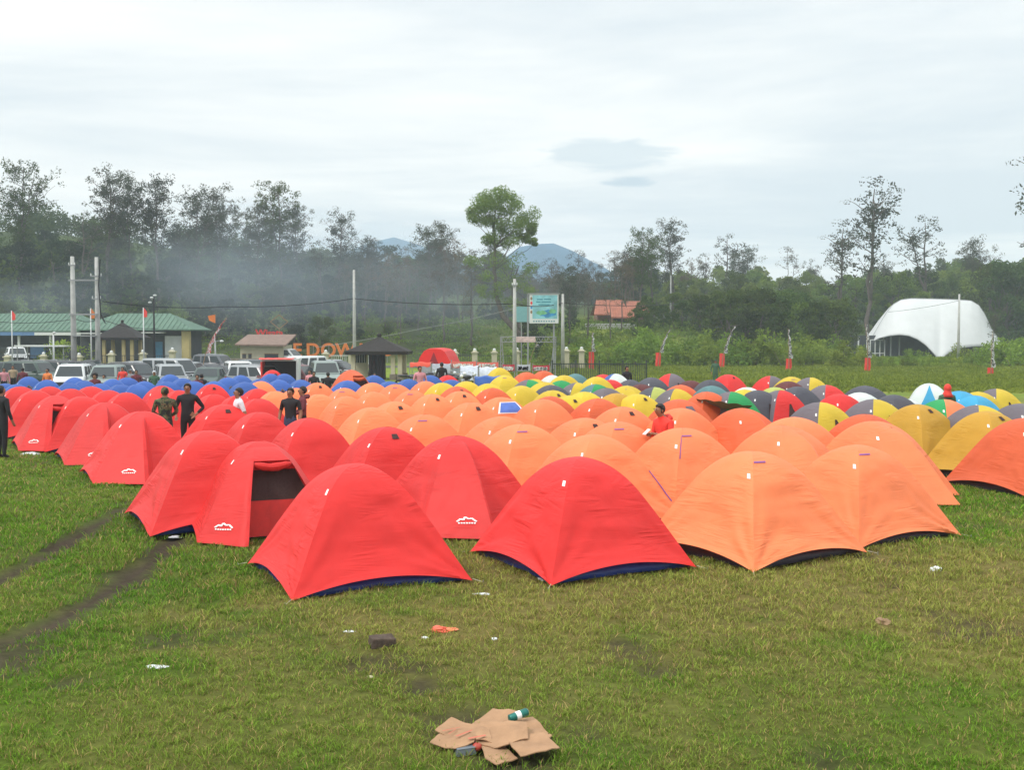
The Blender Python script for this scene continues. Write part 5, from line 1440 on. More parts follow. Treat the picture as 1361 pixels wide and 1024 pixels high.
banner(634, 662, 481.5, 489, 66, basic('faded_red_cloth', (.75, .16, .12), .6, .2, 3), 'faded red banner left of the tall yellow dome', 6)
banner(668, 684, 484.5, 493, 64, basic('deep_red_cloth', (.48, .03, .05), .6, .15, 3), 'deep red banner with white marks left of the white one', 4)
banner(687, 705, 484.5, 493, 64, basic('greyish_banner', (.52, .54, .58), .6, .15, 3), 'white banner with dark marks between two red ones', 5, black)
banner(708, 731, 485.5, 493, 64, basic('deep_red_cloth', (.48, .03, .05), .6, .15, 3), 'deep red banner with a row of white letters right of the white one', 7)
# -- iron railing on the right of the banners
xa, xb = aty(735, 0, 62).x, aty(862, 0, 62).x; e = empty('iron_fence', (xa, 62, 0), 0, 'dark iron bar fence right of the banners', 'fence'); zt = aty(0, 484, 62).z
dkgreen = basic('dark_green_iron', (.045, .06, .045), .6, .2, 4); W = xb-xa
mb = MB(); mb.box((W/2, 0, zt), (W, .05, .05), mat=dkgreen); mb.box((W/2, 0, .15), (W, .05, .05), mat=dkgreen); mb.build('rail', None, e)
n = 52; mb = MB()
for i in range(n+1): mb.box((W*i/n, -.03, zt/2+.05), (.035, .035, zt), mat=dkgreen)
mb.build('bars', None, e)
for i in range(5):
    mb = MB(); mb.box((W*i/4, .05, zt/2+.1), (.09, .09, zt+.25), mat=dkgreen); mb.build('post', None, e)
# -- big red tent with canopies
y = 68; c = aty(584, 488, y); e = empty('big_red_tent', (c.x, y, 0), R(-8), 'big red ridge tent standing on the rise beside the motorcycles', 'tent')
zt, zl = aty(0, 463, y).z, aty(0, 483, y).z; hw = 22*y/F
prof2 = [(-1.0, zl), (-.86, zl+(zt-zl)*.45), (-.62, zl+(zt-zl)*.85), (-.38, zt), (0, zt+.02), (.38, zt-.02), (.62, zl+(zt-zl)*.82), (.82, zl+(zt-zl)*.45), (1.0, zl)]
mb = MB(); V = []; D = 1.6; nn = len(prof2)
for j, (yy, k) in enumerate(((-D, 1.0), (-D*.6, .98), (0, .97), (D*.6, .98), (D, 1.0))):
    for (x, z) in prof2: V.append((x*hw*k, yy, z if abs(yy) < D else zl+(z-zl)*.96))
for j in range(4):
    for i in range(nn-1): mb.raw([], [], None); mb.f.append((j*nn+i, j*nn+i+1, (j+1)*nn+i+1, (j+1)*nn+i)); mb.m.append(mb.mi(cloth('R')))
mb.v = V; mb.f.append(tuple(range(nn-1, -1, -1))); mb.m.append(0); mb.f.append(tuple(4*nn+i for i in range(nn))); mb.m.append(0)
mb.build('roof', None, e)
mb = MB(); mb.raw([(-.30*hw, -D-.02, zl), (-.02*hw, -D-.02, zl+(zt-zl)*.75), (.25*hw, -D-.02, zl)], [(0, 2, 1)], basic('dark_red_opening', (.28, .02, .03), .8, .1)); mb.build('door_opening', None, e)
mb = MB(); mb.box((0, 0, zl/2-.02), (hw*1.9, D*1.9, zl), mat=basic('grey_tarp', (.35, .38, .42), .7, .25, 2)); mb.build('side_wall', None, e)
def canopy(px0, px1, py, y, m_, label, depth=1.6, leg=True, drop=.25):
    a, b = aty(px0, py, y), aty(px1, py, y); W = b.x-a.x; e = empty('canopy', ((a.x+b.x)/2, y, 0), 0, label, 'canopy'); z = a.z
    mb = MB(); nx_ = 10; V = []
    for j in range(5):
        for i in range(nx_+1):
            u = i/nx_; v = j/4; V.append((-W/2+W*u, depth*(v-.5), z-.10*math.sin(math.pi*u)*math.sin(math.pi*v)-.03*math.sin(i*1.1)))
    fr = len(V); V += [(-W/2+W*i/nx_, -depth/2, z-drop-.04*math.sin(i*1.7)) for i in range(nx_+1)]
    Fc = [(j*(nx_+1)+i, j*(nx_+1)+i+1, (j+1)*(nx_+1)+i+1, (j+1)*(nx_+1)+i) for j in range(4) for i in range(nx_)]
    Fc += [(i, fr+i, fr+i+1, i+1) for i in range(nx_)]
    mb.raw(V, Fc, m_); mb.build('roof_cloth', None, e, True)
    for sx_ in (-1, 1):
        for sy_ in (-1, 1):
            mb = MB(); mb.tube([(sx_*W/2, sy_*depth/2, 0), (sx_*W/2, sy_*depth/2, z)], .025, 6); mb.build('leg', steel, e)
    return e
canopy(546, 574, 482, 65, cloth('S'), 'orange red awning left of the big red tent')
canopy(575, 600, 484, 63.5, basic('grey_tarp', (.35, .38, .42), .7, .25, 2), 'grey tarp over the stall in front of the big red tent', drop=.7)
e = canopy(631, 665, 501, 44, cloth('B'), 'blue market table canopy left of the tall yellow dome', drop=.42)
canopy(612, 636, 487, 60, basic('pale_tarp', (.55, .60, .68), .6, .2, 3), 'pale grey stall cover with goods behind the blue canopy', drop=.8)
canopy(637, 660, 489, 56, basic('pale_tarp', (.55, .60, .68), .6, .2, 3), 'pale shiny sheet cover left of the tall yellow dome', drop=.5)
# brown tarp sagging between tents
P0 = [ath(925, 530, 1.15), ath(1000, 540, 1.05), ath(985, 548, .55), ath(945, 556, .35)]
mb = MB(); n = 12; V = []
for j in range(n+1):
    for i in range(n+1):
        u, v = i/n, j/n; p = P0[0].lerp(P0[1], u).lerp(P0[3].lerp(P0[2], u), v); p = Vector(p); p.z -= .22*math.sin(math.pi*u)*math.sin(math.pi*v)+.02*math.sin(i*2+j); V.append(p)
mb.raw(V, [(j*(n+1)+i, (j+1)*(n+1)+i, (j+1)*(n+1)+i+1, j*(n+1)+i+1) for j in range(n) for i in range(n)], basic('brown_tarp', (.20, .17, .14), .7, .2, 4))
o = mb.build('brown_tarp', None, sm=True); tag(o, 'brown tarp sagging between the tents behind the red jacket man', 'tarp')
# -- streamer flags
def streamm(k):
    if k in MATS: return MATS[k]
    m, nt, out = newmat('streamer_'+k); p = node(nt, 'ShaderNodeBsdfPrincipled', Roughness=.7); tc = node(nt, 'ShaderNodeTexCoord')
    mp = node(nt, 'ShaderNodeMapping'); mp.inputs['Scale'].default_value = (5, 5, 2.2); nt.links.new(tc.outputs['Object'], mp.inputs[0])
    n_ = node(nt, 'ShaderNodeTexNoise', Scale=1.6, Detail=3.0, Distortion=1.5); nt.links.new(mp.outputs[0], n_.inputs['Vector'])
    cr = node(nt, 'ShaderNodeValToRGB'); cr.color_ramp.interpolation = 'CONSTANT'; el = cr.color_ramp.elements
    a, b, c = ((.6, .6, .6, 1), (.02, .02, .025, 1), (.3, .3, .32, 1)) if k == 'bw' else ((.6, .6, .6, 1), (.6, .04, .03, 1), (.03, .03, .03, 1))
    el[0].color = a; el[1].position = .5; el[1].color = b; q = el.new(.62); q.color = c
    nt.links.new(n_.outputs['Fac'], cr.inputs[0]); nt.links.new(cr.outputs[0], p.inputs['Base Color']); nt.links.new(p.outputs[0], out.inputs['Surface']); MATS[k] = m; return m
def flag(px, pyt, pyb, y, lean, label, kind='white', red=True):
    b = aty(px, 450, y); zb = tz(b.x, y); e = empty('streamer_flag', (b.x, y, zb), 0, label, 'flag', 'tall streamer flags'); h = aty(0, pyt, y).z-zb
    n = 10; pts = [(lean*h*(i/n)**2.2, 0, h*i/n) for i in range(n+1)]
    mb = MB(); mb.tube(pts, [.035-.025*i/n for i in range(n+1)], 6); mb.build('bamboo_pole', wood, e, True)
    zr = aty(0, pyb, y).z-zb
    if red:
        mb = MB(); V = []; hh_ = aty(0, pyb, y).z-aty(0, pyb+24, y).z
        for j in range(7):
            for i in range(5): V.append((-.23+.46*i/4+.03*math.sin(j), .1+.07*math.sin(i*2+j*.8), zr-hh_*j/6))
        mb.raw(V, [(j*5+i, (j+1)*5+i, (j+1)*5+i+1, j*5+i+1) for j in range(6) for i in range(4)], redp); mb.build('red_cloth', None, e, True)
    mb = MB(); V = []; m_ = 16
    for j in range(m_+1):
        t = j/m_; z = zr+(h*.97-zr)*t; x = lean*h*(z/h)**2.2; wd = .25*(1-t)+.08
        for i in range(3): V.append((x+wd*i/2+.05*math.sin(j*1.3), .03+.09*math.sin(i*1.5+j*.9), z))
    mb.raw(V, [(j*2+j+i, j*3+i+1, (j+1)*3+i+1, (j+1)*3+i) for j in range(m_) for i in range(2)], None)
    mb.f = [(j*3+i, j*3+i+1, (j+1)*3+i+1, (j+1)*3+i) for j in range(m_) for i in range(2)]
    mb.mats = [streamm('bw' if kind == 'white' else 'rw')]; mb.m = [0]*len(mb.f)
    mb.build('streamer', None, e, True); return e
flag(875, 437, 469, 98, .30, 'black and white streamer flag over a red cloth, leftmost one at the field edge')
flag(960, 432, 470, 96, .30, 'black and white streamer flag over a red cloth, second one at the field edge')
flag(1049, 436, 477, 88, -.03, 'nearly upright streamer flag over a red cloth, middle one at the field edge')
flag(1154, 430, 476, 86, -.06, 'streamer flag over a red cloth in front of the left tip of the pavilion')
flag(1318, 440, 489, 80, .02, 'dark streamer flag over a red cloth at the right of the pavilion')
flag(786, 441, 468, 92, .03, 'streamer flag over a faded red cloth below the red roofed house')
flag(702, 456, 462, 72, .25, 'short black and white streamer hanging in the gate frame', red=False)
e = flag(268, 421, 470, 80, .40, 'tall curved red and white flag with an orange tip behind the parked cars', 'red', False)
hx = aty(280, 421, 80); mb = MB(); mb.raw([(0, 0, 0), (.55, .05, .1), (.55, .02, -.55), (.1, -.04, -.35)], [(0, 3, 2, 1)], orangep); o = mb.build('tip_cloth', None, e); o.location = (hx.x-e.location.x-.2, -.03, hx.z-e.location.z+.05)
def pennant(px, pyt, y, label, m_):
    b = aty(px, 450, y); zb = tz(b.x, y); h = aty(0, pyt, y).z-zb; e = empty('pennant_pole', (b.x, y, zb), 0, label, 'flag')
    mb = MB(); mb.tube([(0, 0, 0), (0, 0, h)], [.07, .04], 8); mb.build('pole', whitep, e, True)
    mb = MB(); mb.raw([(.04, 0, h), (.3, .08, h-.35), (.34, -.05, h-.8), (.04, 0, h-.85)], [(0, 3, 2, 1)], m_); mb.build('cloth', None, e)
pennant(16, 413, 92, 'thin pole with a small red pennant at far left', redp)
pennant(191, 409, 90, 'pole with a red pennant right of the gazebo', redp)
pennant(121, 410, 86, 'pole with a drooping orange red flag between the pole pair', orangep)
# ---------------------------------------------------------------- vehicles
CARC = {'white': (.62, .64, .63), 'silver': (.30, .32, .33), 'greensilver': (.20, .25, .23), 'black': (.02, .022, .025), 'darkgreen': (.03, .06, .045), 'maroon': (.12, .02, .022), 'grey': (.09, .10, .11), 'red': (.55, .03, .03)}
def paint(c):
    k = 'car_paint_'+c
    if k in MATS: return MATS[k]
    m = basic(k, CARC[c], .28, .04, 3, spec=.6); return m
chrome = basic('chrome', (.6, .6, .6), .15, .02, metal=1)
lampm = basic('lamp_glass', (.75, .78, .78), .1, .05, spec=.8)
redlamp = basic('tail_lamp', (.45, .02, .02), .2, .05)
winm = basic('car_glass', (.035, .045, .047), .15, .1, spec=.4)
plate = basic('black_plastic', (.02, .02, .02), .5, .1)
def car_proto(kind, colour):
    e = empty({'suv': 'parked_suv', 'mpv': 'parked_minivan', 'sedan': 'parked_car', 'van': 'parked_van'}[kind]); pm = paint(colour)
    Lh, W, belt, roof, gc_ = {'suv': (2.25, .90, 1.02, 1.72, .34), 'mpv': (2.15, .84, .98, 1.66, .22), 'sedan': (2.2, .86, .90, 1.44, .2), 'van': (2.3, .85, 1.05, 1.92, .24)}[kind]
    # side profile stations: y (front negative), zlow, zbelt, halfwidth
    hood = belt-.05 if kind != 'sedan' else belt-.06
    st = [(-Lh, gc_+.18, gc_+.45, W*.80), (-Lh+.08, gc_+.05, hood-.22, W*.93), (-Lh+.45, gc_, hood-.07, W), (-Lh+1.05, gc_, belt-.02, W), (-.3, gc_, belt, W), (.9, gc_, belt+.01, W), (Lh-.5, gc_, belt+.01, W*.99), (Lh-.10, gc_+.05, belt-.03, W*.95), (Lh, gc_+.16, belt-.25, W*.86)]
    mb = MB(); V = []; n = 12
    for (y, z0, z1, w) in st:
        pts = [(-w*.90, z0), (-w, z0+.10), (-w*1.0, z0+(z1-z0)*.45), (-w*.985, z0+(z1-z0)*.75), (-w*.93, z1-.02), (-w*.80, z1+.015)]
        pts = pts+[(-a, b) for a, b in reversed(pts)]
        V += [(a, y, b) for a, b in pts]
    Fc = [(j*n+i, j*n+(i+1) % n, (j+1)*n+(i+1) % n, (j+1)*n+i) for j in range(len(st)-1) for i in range(n)]
    Fc += [tuple(range(n)), tuple((len(st)-1)*n+i for i in reversed(range(n)))]
    mb.raw(V, Fc, pm)
    # cabin
    if kind == 'sedan': c0, c1, r0, r1 = -.95, 1.75, -.25, 1.05
    elif kind == 'van': c0, c1, r0, r1 = -1.75, 2.18, -1.05, 2.05
    elif kind == 'mpv': c0, c1, r0, r1 = -1.25, 2.05, -.55, 1.85
    else: c0, c1, r0, r1 = -1.0, 2.12, -.45, 1.95
    wb, wr = W*.94, W*.76
    def cab(u, v, side, off=0):      # u along length 0..1, v up 0..1
        y0, y1 = c0+(r0-c0)*v, c1+(r1-c1)*v; w = wb+(wr-wb)*v**1.15
        return (side*(w+off), y0+(y1-y0)*u, belt-.01+(roof-belt)*v)
    V = []; rings = 6
    for j in range(rings+1):
        v = j/rings*.93; w = wb+(wr-wb)*v**1.15; y0, y1 = c0+(r0-c0)*v, c1+(r1-c1)*v; z = belt-.01+(roof-belt)*v
        V += [(-w, y0+.07, z), (-w*.9, y0, z), (w*.9, y0, z), (w, y0+.07, z), (w, y1-.07, z), (w*.9, y1, z), (-w*.9, y1, z), (-w, y1-.07, z)]
    w = wr*.86; V += [(-w, r0+.22, roof), (-w*.9, r0+.16, roof), (w*.9, r0+.16, roof), (w, r0+.22, roof), (w, r1-.22, roof), (w*.9, r1-.16, roof), (-w*.9, r1-.16, roof), (-w, r1-.22, roof)]
    Fc = [(j*8+i, j*8+(i+1) % 8, (j+1)*8+(i+1) % 8, (j+1)*8+i) for j in range(rings+1) for i in range(8)]; Fc.append(tuple((rings+1)*8+i for i in range(8)))
    mb.raw(V, Fc, pm); mb.build('body', None, e, True, bevel=0)
    # glass panels standing a few mm proud
    def fr(u, v, back=False):
        w = wb+(wr-wb)*v**1.15; y = (c1+(r1-c1)*v+.008) if back else (c0+(r0-c0)*v-.008)
        return ((-1+2*u)*w*.88, y, belt-.01+(roof-belt)*v)
    mb = MB(); mb.poly([fr(0, .08), fr(1, .08), fr(.97, .88), fr(.03, .88)], winm); mb.build('windscreen', None, e)
    mb = MB(); mb.poly([fr(0, .18, True), fr(.03, .86, True), fr(.97, .86, True), fr(1, .18, True)], winm); mb.build('rear_window', None, e)
    spl = {'sedan': ((.06, .46), (.49, .88)), 'suv': ((.05, .36), (.39, .66), (.70, .94)), 'mpv': ((.05, .36), (.39, .66), (.70, .94)), 'van': ((.03, .30), (.34, .62), (.66, .95))}[kind]
    for s in (-1, 1):
        for a, b in spl:
            mb = MB(); q = [cab(a, .10, s, .008), cab(b, .10, s, .008), cab(b-.01, .86, s, .006), cab(a+.02, .86, s, .006)]
            mb.poly(q if s < 0 else q[::-1], winm); mb.build('side_window', None, e)
        mb = MB(); mb.box((s*W*.72, -Lh+.03, hood-.28), (.34, .12, .17), mat=lampm); mb.build('headlight', None, e)
        mb = MB(); mb.box((s*W*.82, Lh-.06, belt-.18), (.16, .10, .34), mat=redlamp); mb.build('tail_light', None, e)
        mb = MB(); mb.box((s*(W+.11), c0+.35, belt+.06), (.2, .1, .14), mat=pm); mb.build('mirror', None, e)
        for yy in (-Lh+.82, Lh-.85):
            r = .36 if kind == 'suv' else .31
            mb = MB(); pts = [(s*(W-.20), yy, r), (s*(W-.18), yy, r), (s*(W-.0), yy, r), (s*(W+.015), yy, r)]; mb.tube(pts, [r-.04, r, r, r-.04], 20); wh = mb.build('wheel', rubber, e, True)
            mb = MB(); mb.tube([(s*(W+.01), yy, r), (s*(W+.025), yy, r)], [r*.62, r*.58], 16); mb.build('rim', chrome, wh)
    mb = MB(); mb.box((0, -Lh-.0, hood-.28), (W*1.0, .07, .14), mat=plate); mb.build('grille', None, e)
    mb = MB(); mb.box((0, -Lh-.005, gc_+.22), (W*1.7, .16, .2), mat=plate if kind == 'suv' else pm); mb.box((0, -Lh-.095, gc_+.24), (.42, .02, .12), mat=plate); mb.build('bumper', None, e, bevel=.03)
    if kind in ('suv', 'mpv'):
        for s in (-1, 1):
            mb = MB(); mb.tube([(s*wr*.8, r0+.3, roof+.0), (s*wr*.8, r0+.35, roof+.05), (s*wr*.8, r1-.35, roof+.05), (s*wr*.8, r1-.3, roof+.0)], .015, 5); mb.build('roof_rail', chrome, e)
    index_kids(e); e['roof'] = roof
    return e
CP = {}
def car(kind, colour, px, pytop, yaw, label):
    k = (kind, colour)
    if k not in CP: CP[k] = car_proto(kind, colour)
    roof = {'suv': 1.72, 'mpv': 1.66, 'sedan': 1.44, 'van': 1.92}[kind]
    P = ath(px, pytop, roof-.43); y = min(P.y, 88); y = max(y, 51)
    if pytop < 470: y = 101
    x = (px-CX)/F*y
    o = place(CP[k], USED, (x, y, tz(x, y)+.025), R(yaw), label, 'car' if kind != 'van' else 'van', 'cars parked behind the tents')
    if 'roof' in o: del o['roof']
    return o
car('suv', 'white', 96, 485, 12, 'white off road car facing the camera, nearest white car on the left')
car('mpv', 'greensilver', 142, 486, 8, 'silver green car with a pale windscreen left of the maroon clothed person')
car('sedan', 'black', 122, 480, 20, 'black car behind and between the white and silver green cars')
car('suv', 'darkgreen', 48, 481, 75, 'long dark green car side on at the left behind the blue tents')
car('mpv', 'silver', 226, 485, 25, 'large silver minivan in front of the street lamp')
car('van', 'silver', 228, 477, 60, 'tall silver van behind the large silver minivan')
car('mpv', 'black', 178, 483, 60, 'black car side on behind the person in maroon')
car('sedan', 'darkgreen', 277, 489, 5, 'dark green car facing the camera right of the silver minivan')
car('suv', 'grey', 290, 474, 70, 'grey car side on behind the red and white flag pole')
car('suv', 'white', 318, 481, 22, 'white sport utility car facing right, beside the red awning truck')
car('mpv', 'silver', 345, 486, 55, 'silver car turned away in front of the cream hut')
car('sedan', 'grey', 335, 479, 40, 'grey car between the white one and the cream hut')
car('van', 'white', 402, 474, -25, 'white van with a slanted windscreen right of the red awning truck')
car('mpv', 'maroon', 392, 485, 70, 'maroon van side on below the white van')
car('mpv', 'greensilver', 432, 485, 15, 'grey green minivan facing the camera left of the red doored orange tent')
car('sedan', 'black', 452, 481, 70, 'black car side on left of the thatched shelter')
car('sedan', 'silver', 445, 479, 60, 'silver roofed car behind the grey green minivan')
car('suv', 'white', 22, 463, 30, 'white car on the road behind the fence at far left')
car('sedan', 'black', 12, 482, 60, 'black car at the left edge behind the people')
car('mpv', 'white', 381, 461, 70, 'white car far back right of the cream hut')
car('sedan', 'silver', 190, 481, 65, 'silver car roof left of the street lamp foot')
car('sedan', 'black', 300, 487, 65, 'black car behind the left white sport utility car')
car('suv', 'black', 82, 480, 65, 'black car right behind the nearest white off road car')
car('sedan', 'black', 112, 481, 70, 'dark car showing behind the nearest white off road car')
car('sedan', 'silver', 255, 482, 70, 'silver car between the large minivan and the flag pole')
# canopy covered vehicle beyond the fence at left
e = empty('covered_stall', (aty(60, 462, 97).x, 99, 0), 0, 'stall with a pale flat cover behind the fence at left', 'stall')
mb = MB(); z = aty(0, 460, 97).z; mb.box((0, -2, z), (4.6, 2.4, .14), mat=whitep); mb.build('roof', None, e)
for s in (-1, 1):
    for q in (-3.0, -1.0):
        mb = MB(); mb.tube([(s*2.1, q, 0), (s*2.1, q, z)], .05, 6); mb.build('post', steel, e)
# truck with red awning
P = ath(375, 473, 2.3); y = 60; x = (372-CX)/F*y; e = empty('food_truck', (x, y, -.43), R(8), 'white truck with an open side and a red awning', 'truck'); s = 1.0
mb = MB(); mb.box((1.0, .6, 1.15), (.16, 1.9, 1.9), mat=whitep); mb.box((0, .6, 1.98), (2.1, 1.9, .08), mat=whitep); mb.box((0, .6, .45), (2.1, 1.9, .1), mat=whitep); mb.box((0, 1.5, 1.15), (2.1, .08, 1.5), mat=darkin); mb.box((-1.0, .6, 1.15), (.1, 1.9, 1.5), mat=redp)
mb.build('body', None, e, bevel=.02)
mb = MB(); V = []
for j in range(6):
    for i in range(9): V.append((-1.1+1.9*i/8, -.9+1.5*j/5, 1.93+.20*math.sin(math.pi*(j+2)/9)-.02*(i % 2)))
mb.raw(V, [(j*9+i, j*9+i+1, (j+1)*9+i+1, (j+1)*9+i) for j in range(5) for i in range(8)], redp); mb.build('awning', None, e, True)
mb = MB(); mb.box((-.1, -.2, .95), (1.7, .5, .06), mat=steel); mb.build('counter', None, e)
for q in (-.7, .75):
    mb = MB(); mb.tube([(q, -.36, .3), (q, -.12, .3)], .3, 16); wh = mb.build('wheel', rubber, e, True)
    mb = MB(); mb.tube([(q, -.38, .3), (q, -.355, .3)], .17, 12); mb.build('rim', chrome, wh)
# motorcycles
def moto():
    e = empty('motorcycle')
    def torus(y, r=.29, t=.055, n=22, m=8):
        mb = MB(); V = []
        for i in range(n):
            a = 6.2832*i/n
            for j in range(m): b = 6.2832*j/m; V.append((t*.8*math.sin(b), y+(r+t*math.cos(b)-t)*math.cos(a), r+(r+t*math.cos(b)-t)*math.sin(a)))
        mb.raw(V, [(i*m+j, ((i+1) % n)*m+j, ((i+1) % n)*m+(j+1) % m, i*m+(j+1) % m) for i in range(n) for j in range(m)]); return mb
    for y in (-.62, .62):
        w = torus(y).build('wheel', rubber, e, True); mb = MB()
        for k in range(8): a = 6.2832*k/8; mb.tube([(0, y, .29), (0, y+.23*math.cos(a), .29+.23*math.sin(a))], .006, 4)
        mb.tube([(-.05, y, .29), (.05, y, .29)], .05, 10); mb.build('spokes', chrome, w)
    mb = MB()
    for s in (-.07, .07): mb.tube([(s, -.62, .29), (s, -.42, .85)], .022, 6)
    mb.tube([(0, -.42, .82), (0, -.1, .45), (0, .2, .40), (0, .62, .29)], .03, 6); mb.tube([(0, -.4, .75), (0, .1, .68), (0, .62, .72)], .03, 6); mb.build('frame', steel, e)
    mb = MB(); mb.ball((0, -.12, .74), .2, 12, 8, sc=(.75, 1.35, .62)); mb.build('fuel_tank', paint('black'), e, True)
    mb = MB(); mb.ball((0, .36, .77), .2, 12, 8, sc=(.75, 1.9, .32)); mb.build('seat', plate, e, True)
    mb = MB(); mb.tube([(-.36, -.30, 1.0), (-.2, -.42, .98), (0, -.44, .93), (.2, -.42, .98), (.36, -.30, 1.0)], .016, 6); mb.build('handlebar', chrome, e)
    mb = MB(); mb.ball((0, -.52, .86), .1, 10, 8); mb.build('headlight', lampm, e, True)
    mb = MB(); mb.box((0, .0, .40), (.26, .34, .28), mat=steel); mb.build('engine', None, e, bevel=.03)
    mb = MB(); mb.tube([(.12, .0, .3), (.14, .4, .28), (.15, .75, .38)], [.03, .035, .045], 8); mb.build('exhaust', chrome, e)
    index_kids(e); return e
MT = moto()
for px, y, yw, lb in [(578, 57, 70, 'motorcycle under the big red tent, front one of the group'), (592, 59, 100, 'motorcycle right beside the grey tarp'), (556, 55, 40, 'motorcycle left of the small blue and red tents'), (545, 57, 80, 'motorcycle parked furthest left on the grass'),
                      (607, 58, 60, 'motorcycle below the end of the faded banner'), (618, 56, 110, 'motorcycle beside the pale stall cover'), (568, 61, 95, 'motorcycle behind the front one by the orange red awning'), (600, 54, 85, 'motorcycle right above the small red tent')]:
    place(MT, USED, ((px-CX)/F*y, y, 0.0), R(yw), lb, 'motorcycle', 'motorcycles parked behind the tents', 1.0)

# ---------------------------------------------------------------- people
skinm = basic('skin_brown', (.26, .125, .07), .55, .08, 6)
hairm = basic('black_hair', (.012, .010, .010), .6, .2, 30)
def camo():
    if 'camouflage' in MATS: return MATS['camouflage']
    m, nt, out = newmat('camouflage'); p = node(nt, 'ShaderNodeBsdfPrincipled', Roughness=.85); tc = node(nt, 'ShaderNodeTexCoord')
    n_ = node(nt, 'ShaderNodeTexNoise', Scale=9.0, Detail=2.0); nt.links.new(tc.outputs['Object'], n_.inputs['Vector'])
    cr = node(nt, 'ShaderNodeValToRGB'); cr.color_ramp.interpolation = 'CONSTANT'; el = cr.color_ramp.elements
    el[0].color = (.012, .016, .012, 1); el[1].position = .46; el[1].color = (.05, .085, .03, 1); a = el.new(.53); a.color = (.13, .10, .05, 1); a = el.new(.59); a.color = (.015, .02, .012, 1); a = el.new(.64); a.color = (.14, .17, .08, 1)
    nt.links.new(n_.outputs['Fac'], cr.inputs[0]); nt.links.new(cr.outputs[0], p.inputs['Base Color']); nt.links.new(p.outputs[0], out.inputs['Surface']); MATS['camouflage'] = m; return m
def clothm(name, c): return basic('clothing_'+name, c, .8, .15, 8, bump=.3)
CLO = {'black': (.012, .012, .015), 'white': (.62, .64, .68), 'maroon': (.13, .025, .035), 'red': (.72, .05, .035), 'blue': (.05, .08, .2), 'jeans': (.04, .06, .12), 'grey': (.2, .2, .22), 'pink': (.6, .25, .28), 'green': (.05, .12, .07), 'tan': (.35, .26, .16), 'orange': (.7, .2, .05)}
def cmat(n): return camo() if n == 'camo' else clothm(n, CLO[n])
POSE = {
 'stand': dict(le=(.27, .0, 1.12), lw=(.27, -.10, .88), re=(-.27, .0, 1.12), rw=(-.27, -.10, .88)),
 'walk': dict(le=(.28, .08, 1.13), lw=(.30, .02, .88), re=(-.28, -.05, 1.14), rw=(-.26, -.22, .92), lk=(.10, -.14, .50), la=(.10, -.10, .09), rk=(-.10, .04, .48), ra=(-.10, .30, .12)),
 'akimbo': dict(le=(.36, .06, 1.14), lw=(.20, -.08, .98), re=(-.28, .03, 1.14), rw=(-.24, -.18, .95)),
 'phone': dict(le=(.24, -.04, 1.12), lw=(.07, -.30, 1.18), re=(-.24, -.04, 1.12), rw=(-.05, -.30, 1.16), head=(0, -.10, 0)),
 'hands_front': dict(le=(.27, -.02, 1.14), lw=(.08, -.24, 1.0), re=(-.27, -.02, 1.14), rw=(-.08, -.24, 1.0)),
 'sit': dict(le=(.25, -.10, .60), lw=(.12, -.32, .50), re=(-.25, -.10, .60), rw=(-.12, -.32, .50)),
}
def skin_mesh(verts, edges, rads, subd=1):
    me = bpy.data.meshes.new('sk'); me.from_pydata([tuple(v) for v in verts], edges, []); o = bpy.data.objects.new('sk', me); COL.objects.link(o)
    md = o.modifiers.new('s', 'SKIN'); md.use_smooth_shade = True
    for i, r in enumerate(rads):
        sv = me.skin_vertices[0].data[i]; sv.radius = r if hasattr(r, '__len__') else (r, r); sv.use_root = (i == 0)
    sb = o.modifiers.new('u', 'SUBSURF'); sb.levels = subd; sb.render_levels = subd
    dg = bpy.context.evaluated_depsgraph_get(); dg.update()
    r = bpy.data.meshes.new_from_object(o.evaluated_get(dg)); bpy.data.objects.remove(o); return r
